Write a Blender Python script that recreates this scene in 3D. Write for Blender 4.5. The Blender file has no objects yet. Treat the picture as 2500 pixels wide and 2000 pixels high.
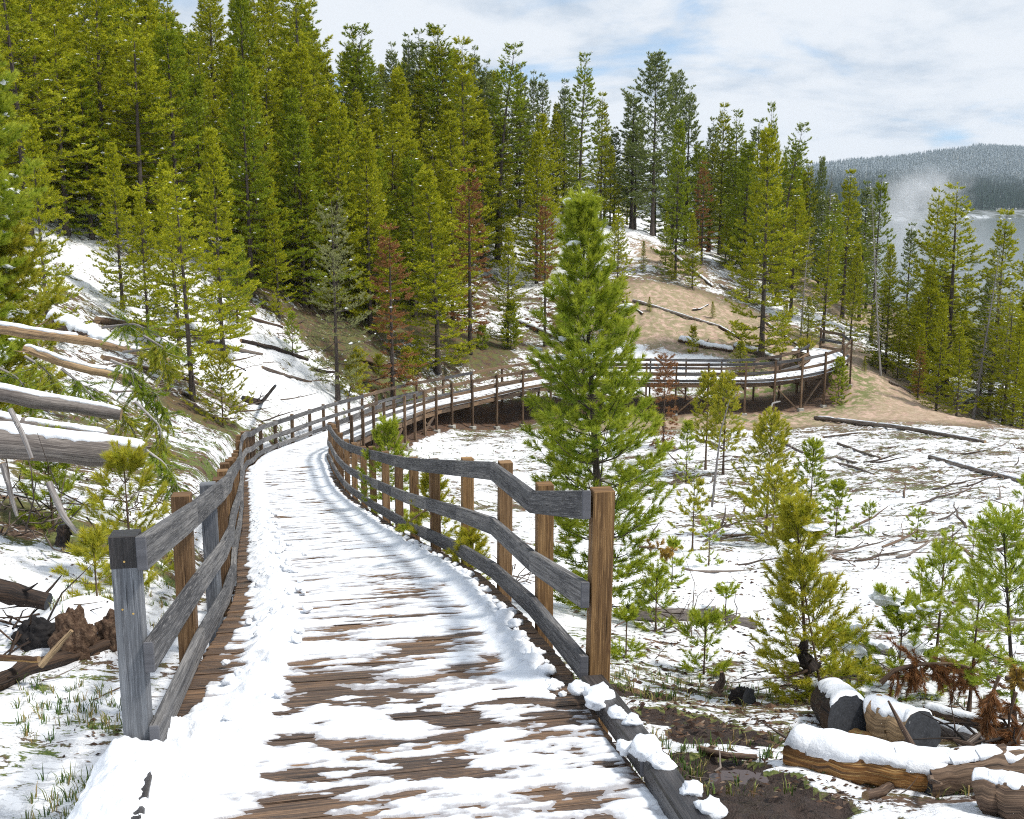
import bpy, math, random
import numpy as np
from mathutils import Vector, Matrix

# ------------------------------------------------------------------ camera, world, sun, exposure
SC = bpy.context.scene
COL = SC.collection
FPX, PITCH = 2551.0, math.atan(500 / 2551.0)          # focal length in photo pixels, tilt below the horizon
CP, SP = math.cos(PITCH), math.sin(PITCH)
cd = bpy.data.cameras.new("camera")
cam = bpy.data.objects.new("camera", cd); COL.objects.link(cam)
cam.location = (0, 0, 0); cam.rotation_euler = (math.pi / 2 - PITCH, 0, 0)
cd.sensor_width = 36; cd.lens = 36 * FPX / 2500.0; cd.clip_start = 0.05; cd.clip_end = 9000
SC.camera = cam
SUN_AZ, SUN_EL = math.radians(104), math.radians(58)   # azimuth clockwise from +Y
sunv = Vector((math.sin(SUN_AZ) * math.cos(SUN_EL), math.cos(SUN_AZ) * math.cos(SUN_EL), math.sin(SUN_EL)))
sd = bpy.data.lights.new("sun", 'SUN'); sd.energy = 3.0; sd.angle = math.radians(8); sd.color = (1, .955, .88)
so = bpy.data.objects.new("sun", sd); COL.objects.link(so)
so.rotation_euler = sunv.to_track_quat('Z', 'Y').to_euler()
SC.view_settings.view_transform = 'Standard'; SC.view_settings.look = 'None'
SC.view_settings.exposure = 0.45; SC.view_settings.gamma = 1
SC.render.engine = 'CYCLES'
SC.cycles.max_bounces = 6; SC.cycles.diffuse_bounces = 3; SC.cycles.glossy_bounces = 2
SC.cycles.transparent_max_bounces = 6; SC.cycles.transmission_bounces = 2; SC.cycles.volume_bounces = 1
SC.cycles.use_denoising = False; SC.cycles.filter_width = 1.1; SC.cycles.volume_step_rate = 2.0


class NT:
    """tiny helper to write node trees"""
    def __init__(s, tree):
        s.t = tree; s.n = tree.nodes; s.l = tree.links

    def add(s, kind, ins=None, **props):
        nd = s.n.new(kind)
        for k, v in props.items(): setattr(nd, k, v)
        for k, v in (ins or {}).items(): s.set(nd, k, v)
        return nd

    def set(s, nd, k, v):
        sock = nd.inputs[k]
        if isinstance(v, bpy.types.Node): v = v.outputs[0]
        if isinstance(v, bpy.types.NodeSocket): s.l.new(v, sock)
        else: sock.default_value = v

    def math(s, op, a, b=0.0, clamp=False):
        nd = s.add('ShaderNodeMath', operation=op, use_clamp=clamp)
        s.set(nd, 0, a); s.set(nd, 1, b); return nd.outputs[0]

    def mix(s, f, a, b, blend='MIX'):
        nd = s.add('ShaderNodeMix', data_type='RGBA', blend_type=blend)
        s.set(nd, 0, f); s.set(nd, 6, a); s.set(nd, 7, b); return nd.outputs[2]

    def ramp(s, f, stops, interp='LINEAR'):
        nd = s.add('ShaderNodeValToRGB'); cr = nd.color_ramp; cr.interpolation = interp
        while len(cr.elements) < len(stops): cr.elements.new(.5)
        for e, (p, c) in zip(cr.elements, stops):
            e.position = p; e.color = c if len(c) == 4 else (*c, 1)
        s.set(nd, 0, f); return nd.outputs[0]

    def noise(s, vec, scale, detail=4, rough=.55, dim='3D', dist=0.0):
        nd = s.add('ShaderNodeTexNoise', noise_dimensions=dim)
        s.set(nd, 'Vector', vec); nd.inputs['Scale'].default_value = scale
        nd.inputs['Detail'].default_value = detail; nd.inputs['Roughness'].default_value = rough
        nd.inputs['Distortion'].default_value = dist
        return nd.outputs[0]

    def smooth(s, v, a, b):
        nd = s.add('ShaderNodeMapRange', interpolation_type='SMOOTHSTEP')
        s.set(nd, 0, v); s.set(nd, 1, a); s.set(nd, 2, b); return nd.outputs[0]

    def scale(s, vec, xyz):
        nd = s.add('ShaderNodeVectorMath', operation='MULTIPLY'); s.set(nd, 0, vec); s.set(nd, 1, xyz); return nd.outputs[0]


W = bpy.data.worlds.new("World"); SC.world = W; W.use_nodes = True
w = NT(W.node_tree); w.n.clear()
sky = w.add('ShaderNodeTexSky', sky_type='NISHITA', sun_disc=False, sun_elevation=SUN_EL, sun_rotation=SUN_AZ, altitude=2300, air_density=1.0, dust_density=.6)
tc = w.add('ShaderNodeTexCoord')
sep = w.add('ShaderNodeSeparateXYZ', {0: tc.outputs['Generated']})
zz = w.math('ADD', w.math('MAXIMUM', sep.outputs[2], 0.0), .22)
cb = w.add('ShaderNodeCombineXYZ', {0: w.math('DIVIDE', sep.outputs[0], zz), 1: w.math('DIVIDE', sep.outputs[1], zz), 2: 1.7})
cl1 = w.noise(cb, 1.25, 7, .55, dist=.3)
cl2 = w.noise(w.scale(cb, (1, 1, 2.1)), 2.6, 6, .6, dist=.2)
holes = w.smooth(cl1, .36, .50)
lum = w.smooth(w.math('ADD', w.math('MULTIPLY', cl1, .6), w.math('MULTIPLY', cl2, .55)), .42, .64)
cloud = w.mix(lum, (3.6, 4.4, 5.4, 1), (6.3, 6.65, 7.1, 1))
blue = w.mix(.65, sky.outputs[0], (2.9, 4.9, 7.4, 1))
bg = w.add('ShaderNodeBackground', {0: w.mix(holes, blue, cloud), 1: .1})
w.add('ShaderNodeOutputWorld', {0: bg})

# ------------------------------------------------------------------ numbers, noise, projection
rng = np.random.default_rng(7)
PERM = np.concatenate([np.random.default_rng(3).permutation(256)] * 3)
GR = np.random.default_rng(4).normal(size=(256, 3)); GR /= np.linalg.norm(GR, axis=1)[:, None]


def pnoise(x, y, z=0.0):
    x, y, z = np.broadcast_arrays(np.asarray(x, float), np.asarray(y, float), np.asarray(z, float))
    xi, yi, zi = (np.floor(q).astype(int) for q in (x, y, z))
    xf, yf, zf = x - xi, y - yi, z - zi
    u, v, q = (t * t * t * (t * (t * 6 - 15) + 10) for t in (xf, yf, zf))
    r = 0
    for dx in (0, 1):
        for dy in (0, 1):
            for dz in (0, 1):
                h = PERM[PERM[PERM[(xi + dx) & 255] + ((yi + dy) & 255)] + ((zi + dz) & 255)]
                g = GR[h]
                d = g[..., 0] * (xf - dx) + g[..., 1] * (yf - dy) + g[..., 2] * (zf - dz)
                r = r + d * (u if dx else 1 - u) * (v if dy else 1 - v) * (q if dz else 1 - q)
    return r * 1.5


def fbm(x, y, z=0.0, o=4, g=.5):
    r, a, f = 0, 1.0, 1.0
    for i in range(o):
        r = r + a * pnoise(np.asarray(x) * f + 13.7 * i, np.asarray(y) * f + 5.1 * i, np.asarray(z) * f); a *= g; f *= 2.03
    return r


def sstep(x, a, b):
    t = np.clip((x - a) / (b - a), 0, 1); return t * t * (3 - 2 * t)


def tana(py): return math.tan(PITCH + math.atan((py - 1000) / FPX))      # fall per metre of ground distance at photo row py


def un(px, py, Y):
    """point on the sight line of photo pixel (px,py) at forward ground distance Y"""
    z = -tana(py) * Y
    d = Y * CP - z * SP
    return Vector(((px - 1250) / FPX * d, Y, z))


def xat(px, Y, z): return (px - 1250) / FPX * (Y * CP - z * SP)


def toph(py, Y): return -tana(py) * Y

# ------------------------------------------------------------------ course of the boardwalk (deck centre line, one node a metre)
NODE = np.array([(-.05, -.07, -1.82), (-.1, .93, -1.9), (-.17, 1.93, -2.0), (-.3, 2.93, -2.11), (-.52, 3.91, -2.23), (-.66, 4.9, -2.34), (-.82, 5.89, -2.53), (-.99, 6.87, -2.73), (-1.2, 7.85, -2.93), (-1.45, 8.82, -3.16), (-1.71, 9.78, -3.38), (-1.96, 10.75, -3.61), (-2.21, 11.72, -3.84), (-2.45, 12.69, -4.06), (-2.69, 13.66, -4.28), (-2.94, 14.63, -4.49), (-3.19, 15.6, -4.7), (-3.43, 16.57, -4.9), (-3.68, 17.54, -5.1), (-3.94, 18.5, -5.29), (-4.19, 19.47, -5.46), (-4.44, 20.44, -5.61), (-4.69, 21.41, -5.72), (-4.93, 22.38, -5.82), (-5.14, 23.35, -5.94), (-5.34, 24.33, -6.13), (-5.53, 25.32, -6.35), (-5.72, 26.3, -6.57), (-5.92, 27.28, -6.76), (-6.11, 28.26, -6.93), (-6.26, 29.25, -7.09), (-6.35, 30.25, -7.25), (-6.37, 31.25, -7.4), (-6.33, 32.25, -7.54), (-6.25, 33.24, -7.66), (-6.15, 34.24, -7.78), (-6.05, 35.23, -7.88), (-5.96, 36.23, -7.99), (-5.87, 37.22, -8.11), (-5.78, 38.22, -8.23), (-5.69, 39.22, -8.35), (-5.59, 40.21, -8.48), (-5.47, 41.2, -8.6), (-5.34, 42.19, -8.72), (-5.18, 43.18, -8.82), (-5.0, 44.17, -8.92), (-4.77, 45.14, -8.99), (-4.49, 46.1, -9.06), (-4.14, 47.03, -9.12), (-3.7, 47.93, -9.17), (-3.17, 48.78, -9.21), (-2.56, 49.57, -9.21), (-1.85, 50.28, -9.18), (-1.07, 50.9, -9.11), (-.21, 51.42, -9.01), (.7, 51.83, -8.91), (1.65, 52.14, -8.82), (2.63, 52.36, -8.78), (3.62, 52.48, -8.75), (4.62, 52.52, -8.74), (5.62, 52.5, -8.73), (6.61, 52.42, -8.72), (7.61, 52.29, -8.71), (8.59, 52.14, -8.69), (9.58, 51.96, -8.67), (10.56, 51.79, -8.66), (11.56, 51.67, -8.63), (12.56, 51.62, -8.58), (13.55, 51.7, -8.48), (14.52, 51.94, -8.35), (15.43, 52.36, -8.19), (16.15, 53.02, -7.99), (16.6, 53.9, -7.8), (16.6, 54.95, -7.72), (16.1, 55.85, -7.68), (15.3, 56.2, -7.64)])
S0 = -3.0
SS = S0 + np.arange(len(NODE))
DW = .95                                                     # half width of the deck


def centre(s):
    s = np.asarray(s, float)
    P = np.stack([np.interp(s, SS, NODE[:, i]) for i in range(3)], -1)
    e = .6
    A = np.stack([np.interp(s - e, SS, NODE[:, i]) for i in range(2)], -1); B = np.stack([np.interp(s + e, SS, NODE[:, i]) for i in range(2)], -1)
    t = B - A; t /= np.linalg.norm(t, axis=-1, keepdims=True) + 1e-9
    n = np.stack([-t[..., 1], t[..., 0]], -1)                # towards the uphill, left-hand side when walking away
    return P, t, n


def off(s, v, h=0.0):
    s, v = np.broadcast_arrays(np.atleast_1d(np.asarray(s, float)), np.atleast_1d(np.asarray(v, float)))
    P, t, n = centre(s); q = P.copy(); q[..., :2] += n * np.asarray(v)[..., None]; q[..., 2] += h; return q

# ------------------------------------------------------------------ ground height from surveyed points (photo px, photo py, distance)
CTRL = [(0, 2000, 4), (330, 1860, 5), (100, 1500, 7.5), (150, 1350, 9), (0, 1300, 9), (0, 1200, 10.5), (200, 1250, 11), (480, 1250, 15), (350, 1300, 12),
        (500, 1100, 24), (400, 1000, 28), (300, 900, 31), (600, 1000, 34), (700, 950, 41), (640, 1080, 31.5), (900, 960, 46.5), (870, 1000, 43.8), (950, 900, 50), (1100, 900, 54), (1250, 875, 56),
        (982, 1109, 38), (1023, 1098, 41.5), (1109, 1064, 46), (1156, 1050, 48.5), (1209, 1042, 50.5), (1259, 1028, 51.5), (1450, 1015, 52), (1636, 1001, 52), (1809, 998, 51.5), (1895, 998, 51.3), (1945, 994, 51.5), (1998, 984, 52), (2026, 959, 52.6), (2054, 942, 53.5), (2085, 905, 55.5),
        (2200, 900, 60), (2250, 1000, 50), (2500, 1050, 50), (1700, 1150, 33), (1700, 1300, 21), (1700, 1500, 12), (1600, 1700, 7.5), (1500, 1850, 5.2), (1650, 1950, 4.2), (2400, 1950, 4.6), (2400, 1700, 7), (2400, 1500, 11), (2400, 1300, 19), (2400, 1150, 31), (2100, 1020, 48),
        (1367, 1120, 38), (1367, 1065, 44.5), (1367, 1024, 50), (1700, 1120, 37), (1700, 1060, 43.5), (2200, 1090, 38), (2000, 1060, 43.5), (1250, 1095, 41.5), (1250, 1055, 46.5),
        (1300, 1200, 30), (1150, 1200, 27), (1100, 1150, 33), (1050, 1250, 22), (1200, 1350, 14.5), (1300, 1500, 9), (1450, 1650, 6.5), (1000, 1175, 30),
        (1600, 880, 57), (1900, 870, 58), (2080, 850, 62), (1550, 700, 66), (1750, 750, 66), (1950, 800, 66), (2020, 700, 80), (1450, 560, 78), (1650, 600, 82), (1850, 650, 85), (2050, 720, 88), (2200, 850, 75), (2350, 900, 70), (2500, 950, 60), (2350, 1020, 54),
        (170, 560, 44), (100, 700, 35), (0, 850, 26), (-100, 1000, 18), (400, 780, 40), (700, 760, 48), (900, 880, 50), (1300, 830, 62), (1320, 650, 76), (1000, 740, 62), (700, 650, 55),
        (200, 400, 60), (200, 200, 85), (700, 300, 85), (1000, 400, 85), (1250, 480, 88), (1450, 520, 98), (0, 100, 110), (700, 250, 120), (1100, 380, 112), (1500, 520, 125), (1800, 620, 110), (2200, 780, 105), (2450, 815, 100), (-500, 300, 60), (-300, 800, 25)]
CW = [(-8, 0, -2.5), (-12, 6, -2.0), (5, 0, -2.3), (12, 4, -3.2), (20, 12, -4.6), (26, 30, -7.5), (45, 60, -12), (60, 100, -18), (30, 140, -22), (60, 150, -26), (0, 150, -4), (-60, 60, 6), (-60, 120, 18), (-20, 160, 6), (-30, 15, 1), (60, 40, -13), (8, 170, -24), (-3, -4, -2.4), (0, 190, -20), (-60, 190, 6)]
PT = np.array([tuple(un(*c)) for c in CTRL] + CW)
PT = PT[np.argsort(PT[:, 1])]
_c = PT[:, :2]


def tps(d): return np.where(d > 1e-9, d * d * np.log(np.maximum(d, 1e-9)), 0)


_n = len(PT)
_A = np.zeros((_n + 3, _n + 3)); _d = np.linalg.norm(_c[:, None] - _c[None], axis=2) / 10
_A[:_n, :_n] = tps(_d) + np.eye(_n) * .02
_P = np.c_[np.ones(_n), _c / 10]; _A[:_n, _n:] = _P; _A[_n:, :_n] = _P.T
_w = np.linalg.solve(_A, np.r_[PT[:, 2], 0, 0, 0])
_S2 = np.arange(-3, 75.9, .5); _C2 = np.stack([np.interp(_S2, SS, NODE[:, i]) for i in range(3)], 1)
MOUND = un(225, 1440, 7.0)


def ground_z(X, Y, fine=True):
    X = np.atleast_1d(np.asarray(X, float)); Y = np.atleast_1d(np.asarray(Y, float)); sh = X.shape
    X, Y = X.ravel(), Y.ravel(); Z = np.zeros(len(X))
    for a in range(0, len(X), 40000):
        x, y = X[a:a + 40000], Y[a:a + 40000]
        d = np.hypot(x[:, None] - _c[None, :, 0], y[:, None] - _c[None, :, 1]) / 10
        z = tps(d) @ _w[:_n] + _w[_n] + _w[_n + 1] * x / 10 + _w[_n + 2] * y / 10
        rough = .05 + .25 * sstep(y, 25, 110)
        z = z + rough * fbm(x * .35, y * .35, 2.0, 3)
        if fine:
            z = z + (.035 + .05 * sstep(y, 9, 28)) * fbm(x * 1.7, y * 1.7, 5.0, 4, .58)
        z = z + .30 * np.exp(-(((x - MOUND.x) / .42) ** 2 + ((y - MOUND.y) / .38) ** 2) ** 1.3)
        dc = np.hypot(x[:, None] - _C2[None, :, 0], y[:, None] - _C2[None, :, 1]); i = dc.argmin(1); dm = dc[np.arange(len(x)), i]
        lim = _C2[i, 2] - np.interp(_S2[i], [0, 6, 20, 30], [.16, .3, .55, .35])
        k = sstep(dm, 1.9, 1.0)
        z = np.where(z > lim, z * (1 - k) + lim * k, z)
        Z[a:a + 40000] = z
    return Z.reshape(sh)


def gz(x, y): return float(ground_z(x, y)[0])


def on_ground(px, Y):
    """ground point seen in photo column px at forward distance Y"""
    x = (px - 1250) / FPX * Y
    for _ in range(5): z = gz(x, Y); x = xat(px, Y, z)
    return Vector((x, Y, z))


def hit(px, py, y0=2.5, y1=180):
    """first ground point under photo pixel (px,py)"""
    Ys = np.geomspace(y0, y1, 260)
    t = tana(py); z = -t * Ys; X = (px - 1250) / FPX * (Ys * CP - z * SP)
    g = ground_z(X, Ys, False); b = np.nonzero(z <= g)[0]
    if not len(b): return None
    k = max(b[0], 1); a0, a1 = z[k - 1] - g[k - 1], z[k] - g[k]; f = a0 / (a0 - a1 + 1e-9); f = min(max(f, 0), 1)
    Y = Ys[k - 1] + f * (Ys[k] - Ys[k - 1]); x = X[k - 1] + f * (X[k] - X[k - 1])
    return Vector((x, Y, gz(x, Y)))

# ------------------------------------------------------------------ mesh helpers


def mesh_from(name, V, Fs, mats, mi=None, uv=None, attrs=None, smooth=False, tri=False):
    """V (n,3); Fs (m,k) array of equal-size faces, or list of such arrays"""
    me = bpy.data.meshes.new(name)
    V = np.asarray(V, np.float32)
    if not isinstance(Fs, list): Fs = [Fs]
    Fs = [np.asarray(f, np.int32) for f in Fs if len(f)]
    loops = np.concatenate([f.ravel() for f in Fs]); tot = np.concatenate([np.full(len(f), f.shape[1], np.int32) for f in Fs])
    me.vertices.add(len(V)); me.vertices.foreach_set('co', V.ravel())
    me.loops.add(len(loops)); me.loops.foreach_set('vertex_index', loops)
    me.polygons.add(len(tot)); st = np.r_[0, np.cumsum(tot)[:-1]].astype(np.int32)
    me.polygons.foreach_set('loop_start', st); me.polygons.foreach_set('loop_total', tot)
    if mi is not None: me.polygons.foreach_set('material_index', np.asarray(mi, np.int32))
    me.polygons.foreach_set('use_smooth', np.full(len(tot), smooth))
    if uv is not None:
        l = me.uv_layers.new(name='UVMap'); l.data.foreach_set('uv', np.asarray(uv, np.float32).ravel())
    for k, a in (attrs or {}).items():
        a = np.asarray(a, np.float32)
        if a.ndim == 2: at = me.attributes.new(k, 'FLOAT_COLOR', 'POINT'); at.data.foreach_set('color', a.ravel())
        else: at = me.attributes.new(k, 'FLOAT', 'POINT'); at.data.foreach_set('value', a)
    for m in (mats if isinstance(mats, (list, tuple)) else [mats]): me.materials.append(m)
    me.update(calc_edges=True); me.validate()
    return me


def obj(name, me, parent=None, loc=None):
    o = bpy.data.objects.new(name, me); COL.objects.link(o)
    if parent: o.parent = parent
    if loc is not None: o.location = loc
    return o


def tag(o, label=None, cat=None, group=None, kind=None):
    if label: o['label'] = label
    if cat: o['category'] = cat
    if group: o['group'] = group
    if kind: o['kind'] = kind
    return o


class MB:
    """collects shaped pieces with uv (metres along / across the grain) and a random value per piece"""
    def __init__(s): s.V, s.F4, s.UV, s.R, s.M, s.n = [], [], [], [], [], 0

    def add(s, V, F, UV, r=None, m=0):
        V = np.asarray(V, float); s.V.append(V); s.F4.append(np.asarray(F) + s.n); s.UV.append(np.asarray(UV, float).reshape(-1, 2))
        s.R.append(np.full(len(V), rng.random() if r is None else r)); s.M.append(np.full(len(F), m)); s.n += len(V)

    def beam(s, a, b, wv, hv, r=None, m=0, mend=None, a2=None):
        """box from a to b; wv, hv = half-size vectors of the section (may be pairs: one for each end)"""
        a, b = np.array(a, float), np.array(b, float)
        wa, wb = (wv if isinstance(wv, tuple) else (wv, wv)); ha, hb = (hv if isinstance(hv, tuple) else (hv, hv))
        wa, wb, ha, hb = (np.array(q, float) for q in (wa, wb, ha, hb))
        V = [a - wa - ha, a + wa - ha, a + wa + ha, a - wa + ha, b - wb - hb, b + wb - hb, b + wb + hb, b - wb + hb]
        F = [(0, 3, 2, 1), (4, 5, 6, 7), (0, 1, 5, 4), (1, 2, 6, 5), (2, 3, 7, 6), (3, 0, 4, 7)]
        L = np.linalg.norm(b - a); ww, hh = 2 * np.linalg.norm(wa), 2 * np.linalg.norm(ha); o = rng.random() * 50
        UV = [(o, 0), (o + .002, hh), (o + .002, hh), (o, 0)] * 2
        for k, q in enumerate((ww, hh, ww, hh)):
            v0 = k * .37 + o * .1
            UV += [(o, v0), (o, v0 + q), (o + L, v0 + q), (o + L, v0)]
        s.add(V, F, UV, r, m)
        if mend is not None: s.M[-1][:2] = mend

    def tube(s, pts, rad, sides=7, r=None, m=0, caps=True, mcap=None, bump=0.0):
        pts = np.array([tuple(p) for p in pts], float); n = len(pts)
        rad = np.full(n, rad) if np.isscalar(rad) else np.asarray(rad, float)
        t = np.gradient(pts, axis=0); t /= np.linalg.norm(t, axis=1)[:, None] + 1e-9
        up = np.array([0, 0, 1.0]) if abs(t[0][2]) < .8 else np.array([1.0, 0, 0])
        u = np.cross(t, up); u /= np.linalg.norm(u, axis=1)[:, None] + 1e-9; v = np.cross(u, t)
        an = np.arange(sides) * 2 * np.pi / sides
        rr = rad[:, None] * (1 + bump * rng.normal(size=(n, sides)))
        V = pts[:, None] + rr[..., None] * (np.cos(an)[None, :, None] * u[:, None] + np.sin(an)[None, :, None] * v[:, None])
        V = V.reshape(-1, 3); F, UV = [], []; o = rng.random() * 50
        L = np.r_[0, np.cumsum(np.linalg.norm(np.diff(pts, axis=0), axis=1))] + o
        for i in range(n - 1):
            for j in range(sides):
                k = (j + 1) % sides; F.append((i * sides + j, i * sides + k, (i + 1) * sides + k, (i + 1) * sides + j))
                c = 2 * np.pi * rad.mean() / sides
                UV += [(L[i], j * c), (L[i], (j + 1) * c), (L[i + 1], (j + 1) * c), (L[i + 1], j * c)]
        s.add(V, F, UV, r, m)
        if caps:
            for i, q in ((0, 1), (n - 1, -1)):
                ring = V[i * sides:(i + 1) * sides]; c = ring.mean(0)
                VV = np.r_[ring, c[None]]; FF = []; UU = []
                for j in range(sides):
                    k = (j + 1) % sides
                    FF.append((j, k, sides, sides)[::q] if False else ((sides, k, j) if q == 1 else (sides, j, k)))
                    e = [(math.cos(an[z % sides]) * rad[i], math.sin(an[z % sides]) * rad[i]) if z < sides else (0, 0) for z in FF[-1]]
                    UU += e
                s.tri = getattr(s, 'tri', []); s.tri.append((VV, FF, UU, s.R[-1][0], (m if mcap is None else mcap)))

    def build(s, name, mats, parent=None, smooth=False, bevel=0, extra=None):
        V, R = list(s.V), list(s.R); UV = list(s.UV); F4 = [np.concatenate(s.F4)] if s.F4 else []; M = [np.concatenate(s.M)] if s.M else []
        n = s.n; T = []
        for (VV, FF, UU, r, m) in getattr(s, 'tri', []):
            V.append(VV); R.append(np.full(len(VV), r)); T.append(np.array(FF) + n); UV.append(np.array(UU)); M.append(np.full(len(FF), m)); n += len(VV)
        Fs = F4 + ([np.concatenate(T)] if T else [])
        me = mesh_from(name, np.concatenate(V), Fs, mats, np.concatenate(M), np.concatenate(UV), {'rnd': np.concatenate(R)}, smooth)
        o = obj(name, me, parent)
        if bevel:
            b = o.modifiers.new('bevel', 'BEVEL'); b.width = bevel; b.segments = 1; b.limit_method = 'ANGLE'
        return o


def empty(name, loc=(0, 0, 0)):
    o = bpy.data.objects.new(name, None); COL.objects.link(o); o.location = loc; o.empty_display_size = .2; return o


def grid_faces(nu, nv):
    i = np.arange(nu - 1)[:, None] * nv + np.arange(nv - 1)[None]
    return np.stack([i, i + 1, i + nv + 1, i + nv], -1).reshape(-1, 4)

# ------------------------------------------------------------------ materials


def mat(name, rough=.8, spec=.3):
    m = bpy.data.materials.new(name); m.use_nodes = True; t = NT(m.node_tree); t.n.clear()
    b = t.add('ShaderNodeBsdfPrincipled'); b.inputs['Roughness'].default_value = rough; b.inputs['Specular IOR Level'].default_value = spec
    t.out = t.add('ShaderNodeOutputMaterial', {0: b}); t.b = b; return m, t


def bump(t, h, strength=.4, dist=.01, nrm=None):
    b = t.add('ShaderNodeBump', {'Height': h}); b.inputs['Strength'].default_value = strength; b.inputs['Distance'].default_value = dist
    if nrm: t.set(b, 'Normal', nrm)
    t.set(t.b, 'Normal', b.outputs[0]); return b


def wood(name, cols, dark=(.02, .018, .018), rough=.75, grain=1.0, damp=None, spec=.25, edge=None):
    """weathered sawn timber: grain along u, tone differs from board to board"""
    m, t = mat(name, rough, spec)
    uv = t.add('ShaderNodeUVMap').outputs[0]; r = t.add('ShaderNodeAttribute', attribute_name='rnd').outputs['Fac']
    sh = t.add('ShaderNodeCombineXYZ', {0: 0.0, 1: 0.0, 2: t.math('MULTIPLY', r, 37.0)}).outputs[0]
    def at(sc):
        q = t.scale(uv, sc); nd = t.add('ShaderNodeVectorMath', operation='ADD'); t.set(nd, 0, q); t.set(nd, 1, sh); return nd.outputs[0]
    big = t.noise(at((.8, 7, 1)), 1.6, 3, .5); g1 = t.noise(at((1.3, 62, 1)), 1.4, 5, .55, dist=.08); g2 = t.noise(at((7, 210, 1)), 1, 3, .6)
    tone = t.math('ADD', t.math('MULTIPLY', t.math('SUBTRACT', r, .5), .42), big)
    c = t.ramp(tone, [(.25, cols[0]), (.5, cols[1]), (.72, cols[2])])
    c = t.mix(t.math('MULTIPLY', t.smooth(g1, .38, .62), .62 * grain), c, (*dark, 1))
    c = t.mix(t.math('MULTIPLY', t.smooth(g2, .50, .70), .38 * grain), c, (*[min(1, q * 2.1) for q in cols[2]], 1))
    vo = t.add('ShaderNodeTexVoronoi', {0: at((2.4, 6.5, 1)), 'Scale': 1.0}).outputs['Distance']
    kn = t.math('MULTIPLY', t.smooth(vo, .16, .06), .8); c = t.mix(kn, c, (*[q * 1.6 for q in dark], 1)); c = t.mix(t.math('MULTIPLY', t.smooth(vo, .06, .02), .5), c, (*cols[1], 1))
    cr = t.noise(at((1.0, 26, 1)), 3.0, 2, .5); crk = t.smooth(cr, .66, .70)
    c = t.mix(t.math('MULTIPLY', crk, .75), c, (*[q * .5 for q in dark], 1))
    if damp:
        wet = t.smooth(t.noise(at((1.3, 3, 1)), 1.5, 3, .6), damp[0], damp[0] + .12)
        c = t.mix(t.math('MULTIPLY', wet, .8), c, (*damp[1], 1)); t.set(t.b, 'Roughness', t.math('SUBTRACT', rough, t.math('MULTIPLY', wet, .35)))
    t.set(t.b, 'Base Color', c)
    bump(t, t.math('ADD', t.math('SUBTRACT', g1, crk), t.math('MULTIPLY', g2, .4)), .55, .004)
    return m


M_rail = wood('weathered_grey_timber', [(.052, .051, .054), (.115, .113, .115), (.215, .205, .198)], (.018, .018, .022))
M_railf = wood('weathered_brown_timber', [(.065, .052, .043), (.14, .10, .07), (.27, .175, .105)], (.03, .022, .018))
M_post = wood('stained_brown_timber', [(.095, .056, .030), (.175, .102, .048), (.27, .165, .082)], (.06, .028, .012), grain=.85)
M_post1 = wood('golden_brown_post_timber', [(.12, .065, .028), (.225, .125, .05), (.34, .205, .09)], (.06, .03, .014), grain=.85)
M_postf = wood('brown_grey_post_timber', [(.075, .048, .03), (.15, .095, .058), (.24, .16, .10)], (.03, .02, .014))
M_postg = wood('old_grey_post_timber', [(.10, .105, .118), (.19, .20, .215), (.27, .275, .29)], (.05, .05, .055), grain=.7)
M_deck = wood('wet_deck_planks', [(.048, .035, .029), (.115, .076, .053), (.24, .142, .078)], (.018, .014, .013), .55, 1.0, (.60, (.03, .026, .026)), .35)
M_kerb = wood('wet_black_kerb_timber', [(.016, .014, .015), (.030, .026, .026), (.055, .048, .046)], (.008, .007, .008), .42, 1.0, None, .5)
M_beam = wood('dark_under_timber', [(.035, .024, .018), (.075, .05, .034), (.14, .09, .055)], (.012, .01, .01))
M_char = wood('burnt_log_bark', [(.012, .011, .012), (.035, .026, .022), (.085, .05, .03)], (.006, .006, .007))
M_oran = wood('split_orange_heartwood', [(.16, .07, .022), (.36, .17, .05), (.55, .34, .14)], (.05, .022, .012), damp=(.50, (.035, .022, .016)))
M_logg = wood('grey_barkless_log', [(.10, .085, .078), (.19, .165, .15), (.29, .26, .235)], (.045, .036, .034))
M_brown = wood('brown_bark', [(.065, .04, .028), (.13, .085, .058), (.22, .15, .10)], (.025, .017, .014))
M_tan = wood('peeling_tan_bark', [(.16, .105, .06), (.30, .195, .11), (.46, .32, .18)], (.06, .04, .028), damp=(.54, (.07, .045, .032)))
M_stick = wood('dead_stick_wood', [(.06, .042, .034), (.13, .10, .08), (.26, .22, .19)], (.03, .022, .018))
M_twig = wood('silver_dead_wood', [(.17, .155, .15), (.29, .27, .26), (.42, .40, .38)], (.09, .075, .07))


def end_mat(name, a, b):
    m, t = mat(name, .85); uv = t.add('ShaderNodeUVMap').outputs[0]
    ln = t.add('ShaderNodeVectorMath', operation='LENGTH'); t.set(ln, 0, uv)
    rg = t.math('SINE', t.math('ADD', t.math('MULTIPLY', ln.outputs['Value'], 330.0), t.math('MULTIPLY', t.noise(uv, 14, 3), 5.0)))
    n = t.noise(uv, 30, 5, .6)
    t.set(t.b, 'Base Color', t.mix(t.math('ADD', t.math('MULTIPLY', rg, .05), n), a, b)); bump(t, t.math('ADD', n, t.math('MULTIPLY', rg, .08)), .5, .004); return m


M_endg = end_mat('sawn_end_grain', (.03, .03, .036, 1), (.19, .19, .205, 1))
M_endb = end_mat('burnt_cut_end', (.010, .011, .014, 1), (.075, .08, .092, 1))
M_endt = end_mat('pale_cut_end', (.16, .10, .05, 1), (.42, .29, .17, 1))


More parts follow.
